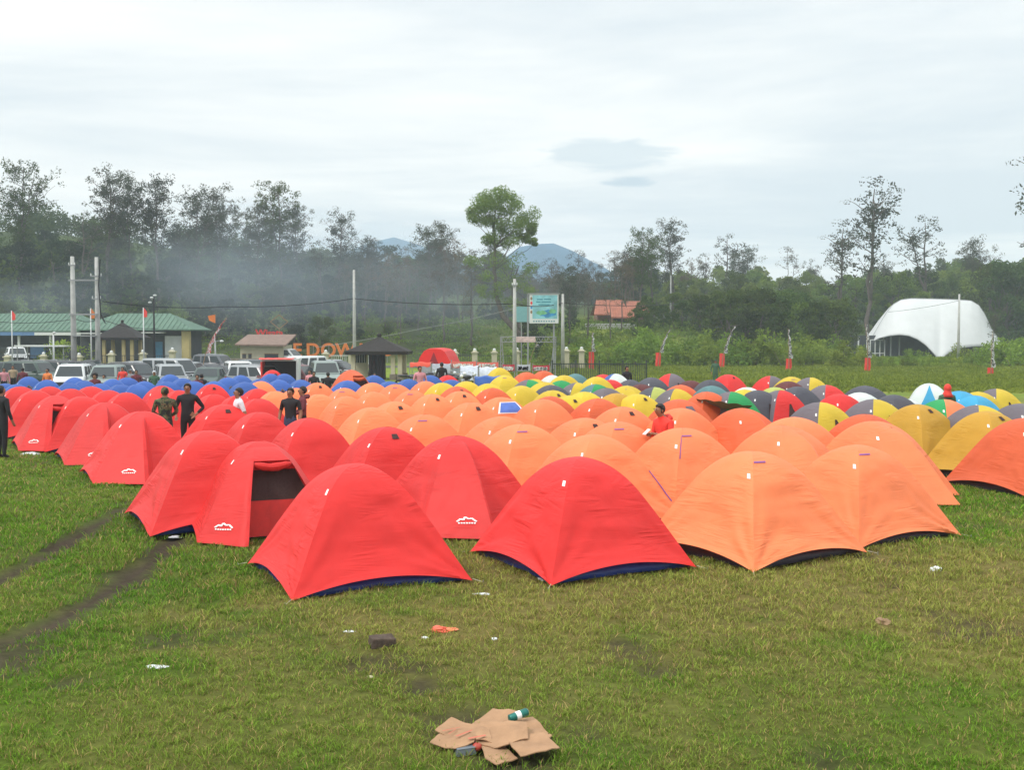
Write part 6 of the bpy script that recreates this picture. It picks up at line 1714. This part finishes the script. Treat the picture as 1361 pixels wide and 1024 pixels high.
def person(loc, face, pose, top, bottom, label, H=1.70, sleeves=True, hair='short', hood=False, cap=None, fine=False, hijab=None):
    P = POSE[pose]; sit = pose == 'sit'; dz = -.50 if sit else 0
    V = []; E = []; Rd = []; Lb = []
    def v(p, r, lb, par=None):
        V.append(Vector(p)); Rd.append(r); Lb.append(lb)
        if par is not None: E.append((par, len(V)-1))
        return len(V)-1
    pe = v((0, 0, .94+dz), (.155, .115), 'b'); wa = v((0, -.005, 1.08+dz), (.150, .105), 't', pe); ch = v((0, -.005, 1.26+dz), (.175, .120), 't', wa); uc = v((0, 0, 1.39+dz), (.150, .095), 't', ch)
    hd = Vector(P.get('head', (0, 0, 0)))
    nk = v(Vector((0, -.005, 1.475+dz))+hd*.3, .055, 's', uc); h0 = v(Vector((0, -.02, 1.545+dz))+hd*.7, (.072, .080), 's', nk); h1 = v(Vector((0, -.015, 1.615+dz))+hd, (.078, .098), 's', h0); h2 = v(Vector((0, .0, 1.68+dz))+hd, (.062, .075), 's', h1)
    v(Vector((0, -.125, 1.60+dz))+hd, .014, 's', h1)
    for s, el, wr, kn, an in ((1, 'le', 'lw', 'lk', 'la'), (-1, 're', 'rw', 'rk', 'ra')):
        sh = v((s*.19, 0, 1.385+dz), .072, 't', uc); e_ = Vector(P[el]); w_ = Vector(P[wr])
        lab = 't' if sleeves else 's'
        m0 = v(Vector((s*.19, 0, 1.385+dz)).lerp(e_, .5), .058, 't', sh); ee = v(e_, .047, lab, m0); fm = v(e_.lerp(w_, .5), .042, lab, ee); ww = v(w_, .029, 's', fm)
        d = (w_-e_).normalized(); pa = v(w_+d*.06, (.038, .022), 's', ww)
        side = d.cross(Vector((0, 0, 1)) if abs(d.z) < .8 else Vector((0, 1, 0))).normalized(); curl = Vector((0, -1, 0)) if abs(d.y) < .8 else Vector((0, 0, -1))
        if fine:
            for f, L in ((-1.5, .062), (-.5, .075), (.5, .07), (1.5, .055)):
                b = w_+d*.085+side*f*.017; f0 = v(b, .010, 's', pa); f1 = v(b+d*L*.55+curl*.01, .009, 's', f0); v(b+d*L*.85+curl*.035, .008, 's', f1)
            t0 = v(w_+d*.035-side*.035, .011, 's', pa); v(w_+d*.075-side*.05+curl*.02, .009, 's', t0)
        else: v(w_+d*.12+curl*.02, (.03, .018), 's', pa)
        if sit: kn_, an_ = Vector((s*.16, -.38, .50)), Vector((s*.14, -.32, .09))
        else: kn_ = Vector(P.get(kn, (s*.10, -.01, .50))); an_ = Vector(P.get(an, (s*.10, .02, .09)))
        hp = v((s*.09, 0, .88+dz), .105, 'b', pe); th = v(Vector((s*.09, 0, .88+dz)).lerp(kn_, .5), .088, 'b', hp); k_ = v(kn_, .066, 'b', th); cf = v(kn_.lerp(an_, .4), .062, 'b', k_); a_ = v(an_, .043, 'b', cf)
        v(an_+Vector((0, -.13, -.045)), (.04, .03), 'f', a_)
    me = skin_mesh(V, E, Rd, 1)
    mats = [cmat(top), cmat(bottom), skinm, plate]; ix = {'t': 0, 'b': 1, 's': 2, 'f': 3}
    me.materials.clear(); [me.materials.append(m) for m in mats]
    segs = [(V[a], V[b], Lb[b]) for a, b in E]; Ve = {i: p for i, p in enumerate(V)}
    mi = []
    for pl in me.polygons:
        c = pl.center; bd = 1e9; bl = 't'
        for i, p in Ve.items():
            r = Rd[i][0] if hasattr(Rd[i], '__len__') else Rd[i]; d = (c-p).length-r*.6
            if d < bd: bd = d; bl = Lb[i]
        if sit is False and c.z < .90 and bl == 't' and abs(c.x) < .18: bl = 'b'
        mi.append(ix[bl])
    me.polygons.foreach_set('material_index', mi)
    o = bpy.data.objects.new('person', me); COL.objects.link(o); o.location = loc; o.rotation_euler = (0, 0, R(face)); s = H/1.74; o.scale = (s, s, s)
    tag(o, label, 'person')
    hc = Vector((0, .012, 1.632+dz))+hd
    if hijab:
        mb = MB(); mb.ball(hc+Vector((0, .01, 0)), .112, 14, 10, cmat(hijab), sc=(.92, 1.0, 1.12)); mb.tube([hc+Vector((0, .01, .02)), hc+Vector((0, .01, -.08)), hc+Vector((0, .005, -.15)), hc+Vector((0, 0, -.24))], [.098, .092, .12, .165], 14, cmat(hijab)); mb.build('headscarf', None, o, True)
    else:
        mb = MB(); r = .105 if hair != 'curly' else .16; b0 = len(mb.v)
        mb.ball(hc, r, 16, 12, hairm if not cap else cmat(cap), sc=(.88, 1.02, .98), jit=.03 if hair != 'curly' else .08)
        mb.v = [(x, y, z) if not (y < hc.y-.035 and z < hc.z+.045) else (x, max(y, hc.y-.03), max(z, hc.z+.0)) for x, y, z in mb.v]
        if hair == 'long': mb.ball(hc+Vector((0, .06, -.12)), .1, 12, 8, hairm, sc=(.95, .6, 1.5))
        if cap: mb.box(hc+Vector((0, -.13, .035)), (.15, .12, .015), mat=cmat(cap))
        mb.build('hair' if not cap else 'cap', None, o, True)
    if hood:
        mb = MB(); mb.tube([Vector((.10, -.02, 1.42+dz)), Vector((.11, .07, 1.46+dz)), Vector((0, .13, 1.47+dz)), Vector((-.11, .07, 1.46+dz)), Vector((-.10, -.02, 1.42+dz))], [.03, .05, .065, .05, .03], 8, cmat(top)); mb.build('hood', None, o, True)
    if fine:
        for sx_ in (-.032, .032):
            mb = MB(); mb.ball(Vector((sx_, -.108, 1.628+dz))+hd, .010, 6, 5, hairm); mb.build('eye', None, o)
            mb = MB(); mb.ball(Vector((sx_*2.5, .0, 1.60+dz))+hd, .024, 8, 6, skinm, sc=(.4, .7, 1.2)); mb.build('ear', None, o, True)
    return o
def man(px, pytop, face, pose, top, bottom, label, H=1.70, bg=False, **k):
    Hh = H if pose != 'sit' else H*(1.24/1.74)
    low = -.45 if (bg and px < 500) else 0
    P = ath(px, pytop, Hh*.99+low); return person((P.x, P.y, low), face, pose, top, bottom, label, H, **k)
man(219, 515, 200, 'hands_front', 'camo', 'camo', 'person in a camouflage jacket seen from behind among the red tents', fine=True, cap='camo')
man(249, 510, 8, 'akimbo', 'black', 'black', 'person in black tracksuit walking between the red tents, arm bent', H=1.74, fine=True)
man(317, 516, -62, 'walk', 'white', 'jeans', 'person in a white T-shirt walking left between the red tents', sleeves=False, fine=True)
man(386, 516, -12, 'stand', 'black', 'jeans', 'person in a black T-shirt with light print, left of the pair', H=1.66, sleeves=False, fine=True)
man(402, 514, -70, 'hands_front', 'maroon', 'black', 'person in a maroon hooded jacket, right of the pair', H=1.66, hood=True, fine=True)
o = man(882, 537, -55, 'phone', 'red', 'black', 'person in a red hooded jacket looking down at a phone between the orange tents', H=1.66, hood=True, fine=True)
ph = MB(); ph.box((0, 0, 0), (.075, .012, .15), mat=white); q = ph.build('phone', None); q.rotation_euler = (R(-55), 0, R(-55))
mw = Matrix.Translation(o.location) @ Matrix.Rotation(R(-55), 4, 'Z') @ Matrix.Scale(1.66/1.74, 4); q.location = mw @ Vector((0.0, -.42, 1.22)); tag(q, 'white phone held by the person in the red jacket', 'phone')
# belongings printed on the black T-shirt are too small to read
man(1, 513, 150, 'stand', 'black', 'black', 'person in dark clothes at the far left edge beside the first red tents', H=1.72)
BG = [(17, 486, 20, 'stand', 'tan', 'black', 'person in a tan shirt standing by the black car at the left edge', {}), (30, 489, 200, 'stand', 'maroon', 'black', 'person in maroon facing away at the far left', {}),
 (5, 489, 40, 'stand', 'pink', 'black', 'person in pink among the group at the far left', {}), (63, 490, -10, 'stand', 'orange', 'black', 'person in orange in front of the dark green car', {}),
 (126, 497, 10, 'stand', 'maroon', 'black', 'curly haired person in maroon above the red domes', {'hair': 'curly'}), (138, 498, 0, 'sit', 'white', 'black', 'person in white sitting beside the curly haired one', {}),
 (174, 491, -30, 'stand', 'grey', 'blue', 'person with grey hood left of the one in maroon', {'cap': 'grey'}), (181, 492, 20, 'stand', 'maroon', 'black', 'person in maroon standing behind the bright blue tent', {}),
 (205, 493, 15, 'stand', 'green', 'black', 'person in a dark hooded jacket with a grey cap above the blue tents', {'cap': 'white', 'hood': True}), (163, 488, 0, 'stand', 'red', 'black', 'person in red between the parked cars', {}),
 (268, 497, 170, 'stand', 'black', 'black', 'person in black facing the dark green car', {}), (262, 498, 10, 'stand', 'maroon', 'jeans', 'person in maroon left of the one in black by the dark green car', {}),
 (412, 492, -20, 'stand', 'pink', 'black', 'person in pink stripes in front of the grey green minivan', {}), (417, 494, 10, 'stand', 'black', 'black', 'person in black right beside the one in pink stripes', {}),
 (436, 495, 180, 'stand', 'black', 'black', 'dark silhouetted person standing in front of the grey green minivan', {}), (366, 497, 0, 'stand', 'green', 'black', 'person with a dark head between the blue tents below the red awning', {}),
 (387, 507, 5, 'sit', 'tan', 'black', 'person sitting low behind the man in the black T-shirt', {}), (833, 487, 30, 'stand', 'black', 'black', 'person in black standing at the iron fence', {'H': 1.62}),
 (498, 496, 0, 'sit', 'blue', 'black', 'person crouching by the black curtain', {}), (1259, 512, 190, 'stand', 'green', 'black', 'person in a red headscarf and dark green top among the tents at right', {'hijab': 'red', 'H': 1.6}),
 (951, 478, 0, 'stand', 'green', 'green', 'person in green at the foot of the second streamer flag', {'H': 1.6, 'cap': 'green'}), (558, 487, 20, 'stand', 'pink', 'black', 'person in pink among the motorcycles', {}), (587, 482, 200, 'stand', 'black', 'black', 'person in black beside the big red tent', {})]
for (px, py, fc, ps, tp, bt, lb, k) in BG: man(px, py, fc, ps, tp, bt, lb, bg=True, **k)

# ---------------------------------------------------------------- litter and things on the grass
card = basic('cardboard', (.36, .21, .115), .9, .18, 5, bump=.3)
cardred = basic('cardboard_red_print', (.50, .14, .09), .9, .12, 5)
def sheet(pts, z0, tilt, label, thick=.007, crease=0, holes=0, seed=0):
    # a piece of flattened carton: pixel outline laid on the ground plane at height z0, subdivided and slightly warped
    P = [ath(px, py, z0) for px, py in pts]; c = sum(P, Vector())/len(P); zc = tz(c.x, c.y)
    me = bpy.data.meshes.new('cardboard_sheet'); bm = bmesh.new(); vs = [bm.verts.new((p.x-c.x, p.y-c.y, 0)) for p in P]; bm.faces.new(vs)
    bmesh.ops.triangulate(bm, faces=bm.faces[:]); bmesh.ops.subdivide_edges(bm, edges=bm.edges[:], cuts=4, use_grid_fill=True)
    for v_ in bm.verts:
        v_.co.z = z0+tilt[0]*1.5*v_.co.x+tilt[1]*v_.co.y+.030*noise.noise(Vector((v_.co.x*4+seed, v_.co.y*4, seed)))+.012*noise.noise(Vector((v_.co.x*13, v_.co.y*13, seed*3.1)))+crease*abs(v_.co.x)
    bm.normal_update(); bm.to_mesh(me); bm.free(); me.materials.append(card)
    o = bpy.data.objects.new('cardboard_sheet', me); COL.objects.link(o); o.location = (c.x, c.y, zc)
    if sum(p.normal.z for p in me.polygons) < 0: me.flip_normals()
    sd_ = o.modifiers.new('s', 'SOLIDIFY'); sd_.thickness = thick; sd_.offset = -1
    tag(o, label, 'cardboard', 'flattened cardboard boxes in a heap'); return o, c
sheet([(626, 964), (655, 947), (690, 951), (697, 972), (650, 984), (620, 975)], .035, (.0, .06), 'cardboard sheet at the back top of the heap', seed=1)
sheet([(672, 962), (708, 957), (734, 979), (727, 986), (700, 978), (676, 970)], .030, (.03, .0), 'cardboard flap at the right back of the heap beside the dark patch', seed=2)
sheet([(578, 974), (600, 960), (630, 966), (650, 974), (655, 988), (630, 984), (596, 980)], .055, (.0, .05), 'cardboard sheet with red print streaks at the upper left', seed=3)
sheet([(571, 988), (586, 976), (634, 979), (630, 990), (605, 995)], .050, (.0, .0), 'cardboard flap at the lower left over the grey plastic box', seed=4)
sheet([(634, 982), (670, 990), (688, 1006), (672, 1009), (661, 1014), (645, 1008), (640, 994)], .035, (.0, -.02), 'pointed cardboard piece at the lower middle', seed=5)
o, c = sheet([(630, 962), (660, 960), (700, 966), (702, 982), (676, 988), (657, 990), (632, 982)], .075, (.02, .03), 'uppermost cardboard sheet with a small printed white and red mark', seed=6)
o3 = [x for x in COL.objects if x.get('label', '').startswith('cardboard sheet with red print')][0]
mb = MB()
for (x0, y0, x1, y1, w_) in ((588, 974, 612, 969, .006), (606, 981, 628, 973, .010), (622, 984, 646, 980, .014), (596, 978, 606, 972, .005)):
    a = ath(x0, y0, .075)-o3.location; b = ath(x1, y1, .075)-o3.location; d = (b-a).normalized(); n_ = Vector((-d.y, d.x, 0))*w_; a.z = b.z = .072; mb.poly([a-n_, b-n_*.4, b+n_, a+n_*.6], cardred)
mb.build('red_print', None, o3)
mb = MB(); rs = random.Random(4)
for k in range(6):
    A = ath(632+k*3.8, 966, .085)-c
    for q in range(3):
        a = A+Vector((rs.uniform(-.008, .016), rs.uniform(-.014, .014), .020)); b = a+Vector((rs.uniform(.004, .02), rs.uniform(-.018, .018), 0)); d = (b-a).normalized(); n_ = Vector((-d.y, d.x, 0))*.0028; mb.poly([a-n_, b-n_, b+n_, a+n_], [white, cardred][q % 2])
mb.build('printed_mark', None, o)
sheet([(672, 982), (702, 978), (722, 975), (744, 996), (726, 1003), (692, 1008), (680, 996)], .060, (.02, -.02), 'large cardboard sheet at the lower right of the heap', seed=7)
greyp = basic('grey_plastic', (.14, .16, .18), .45, .1, 5); can = basic('green_can', (.02, .16, .13), .3, .25, 20, metal=.3)
P = ath(617, 1001); mb = MB(); mb.box((0, 0, .012), (.14, .11, .045), rz=.35, mat=greyp, taper=.85); mb.box((0, 0, .036), (.128, .10, .006), rz=.35, mat=greyp)
o = mb.build('plastic_box', None, loc=(P.x, P.y, tz(P.x, P.y)), bevel=.008); tag(o, 'grey plastic box half under the cardboard', 'box')
P = ath(634, 1000); mb = MB(); mb.ball((0, 0, .03), .034, 16, 12, basic('tomato_skin', (.38, .05, .03), .4, .1), sc=(1, 1, .85), jit=.02); mb.tube([(0, 0, .055), (.004, 0, .068)], .004, 5, LG); o = mb.build('tomato', None, sm=True, loc=(P.x, P.y, tz(P.x, P.y))); tag(o, 'small red tomato under the edge of the cardboard', 'tomato')
P = ath(689, 955, .08); mb = MB(); d = Vector((.066, .036, .014)); mb.tube([-d*1.0, -d*.93, d*.90, d*1.0], [.022, .029, .029, .021], 16, can); mb.tube([d*1.0, d*1.02], [.022, .020], 16, chrome); mb.tube([-d*.3, d*.2], [.0297, .0297], 16, white, cap=False)
o = mb.build('drink_can', None, sm=True, loc=P+Vector((0, 0, .02))); tag(o, 'crushed green and white drink can on top of the cardboard', 'can')
# brick
P = ath(508, 862); mb = MB(); bmn = bmesh.new(); bmesh.ops.create_cube(bmn, size=1.0); bmesh.ops.subdivide_edges(bmn, edges=bmn.edges[:], cuts=5, use_grid_fill=True)
for v_ in bmn.verts:
    v_.co = Vector((v_.co.x*.22, v_.co.y*.14, v_.co.z*.095)); v_.co += Vector((noise.noise(v_.co*11), noise.noise(v_.co*11+Vector((5, 0, 0))), noise.noise(v_.co*11+Vector((0, 7, 0)))))*.007
me = bpy.data.meshes.new('brick'); bmn.to_mesh(me); bmn.free(); me.materials.append(basic('dirty_brick', (.085, .060, .045), .95, .4, 14, bump=1.0)); me.polygons.foreach_set('use_smooth', [True]*len(me.polygons))
o = bpy.data.objects.new('brick', me); COL.objects.link(o); o.location = (P.x, P.y, tz(P.x, P.y)+.035); o.rotation_euler = (.05, .06, .42); tag(o, 'dark muddy brick lying on the grass', 'brick')
def crumple(px, py, sx_, sy_, sz_, mat, name, label, cat, seed):
    P = ath(px, py); mb = MB(); mb.ball((0, 0, 0), 1, 14, 10, mat); V = []
    for q in mb.v:
        q = Vector(q); k = 1+.55*noise.noise(q*2.1+Vector((seed, 0, 0)))+.25*noise.noise(q*5+Vector((0, seed, 0))); V.append((q.x*k*sx_, q.y*k*sy_, max(-.3, q.z*k)*sz_))
    mb.v = V; o = mb.build(name, None, loc=(P.x, P.y, tz(P.x, P.y)+sz_*.3)); tag(o, label, cat)
wp = basic('white_plastic', (.70, .72, .74), .35, .1, 9); orw = basic('orange_wrapper', (.75, .12, .06), .4, .15, 9)
crumple(731, 771, .13, .08, .045, wp, 'plastic_bag', 'crumpled white plastic bag at the corner of the front red dome', 'plastic bag', 1)
crumple(583, 841, .075, .05, .035, orw, 'wrapper', 'red orange wrapper ball on the grass, left piece of two', 'wrapper', 2)
crumple(597, 839, .085, .05, .018, basic('orange_sheet', (.80, .22, .10), .5, .15, 9), 'wrapper', 'flat orange wrapper on the grass, right piece of two', 'wrapper', 3)
crumple(40, 603, .20, .12, .035, wp, 'litter', 'white litter on the grass left of the red edge row', 'litter', 4)
crumple(208, 889, .09, .035, .012, wp, 'litter', 'thin white scrap on the grass at lower left', 'litter', 5)
crumple(1244, 758, .075, .06, .035, wp, 'litter', 'white scrap on the grass at the right', 'litter', 6)
crumple(1173, 832, .07, .05, .04, basic('brown_scrap', (.28, .18, .10), .8, .2, 9), 'litter', 'small brown lump on the grass at lower right', 'litter', 7)
crumple(465, 843, .06, .025, .010, wp, 'litter', 'thin pale scrap left above the brick', 'litter', 8)
crumple(565, 850, .035, .02, .014, wp, 'litter', 'tiny pale scrap left below the orange wrappers', 'litter', 9)
crumple(657, 849, .028, .02, .016, wp, 'litter', 'tiny white scrap right of the orange wrappers', 'litter', 10)
crumple(640, 789, .09, .03, .014, wp, 'litter', 'white scrap beside the right corner of the foremost tent', 'litter', 11)
crumple(232, 713, .09, .05, .02, wp, 'litter', 'white scrap at the end of the wheel track', 'litter', 12)
crumple(492, 902, .03, .02, .008, basic('cream_scrap', (.6, .55, .35), .8, .1), 'litter', 'tiny cream scrap below the brick', 'litter', 13)
crumple(1340, 649, .10, .05, .015, basic('teal_scrap', (.2, .34, .32), .5, .1), 'litter', 'teal scrap below the big deep orange tent', 'litter', 14)
# black ground sheet poking out under the tent at the right edge
P = ath(1345, 634); mb = MB(); V = []
for j in range(7):
    for i in range(15): V.append((-1.0+2.0*i/14+.05*math.sin(j*2), -.22+.5*j/6+.06*math.sin(i*1.1), .03+.05*abs(math.sin(i*1.7+j))*(1-j/8)+.05*(j > 1)))
mb.raw(V, [(j*15+i, j*15+i+1, (j+1)*15+i+1, (j+1)*15+i) for j in range(6) for i in range(14)], plate); o = mb.build('ground_sheet', None, sm=True, loc=(P.x+.1, P.y, 0)); tag(o, 'dark plastic ground sheet under the deep orange tent at the right edge', 'ground sheet')
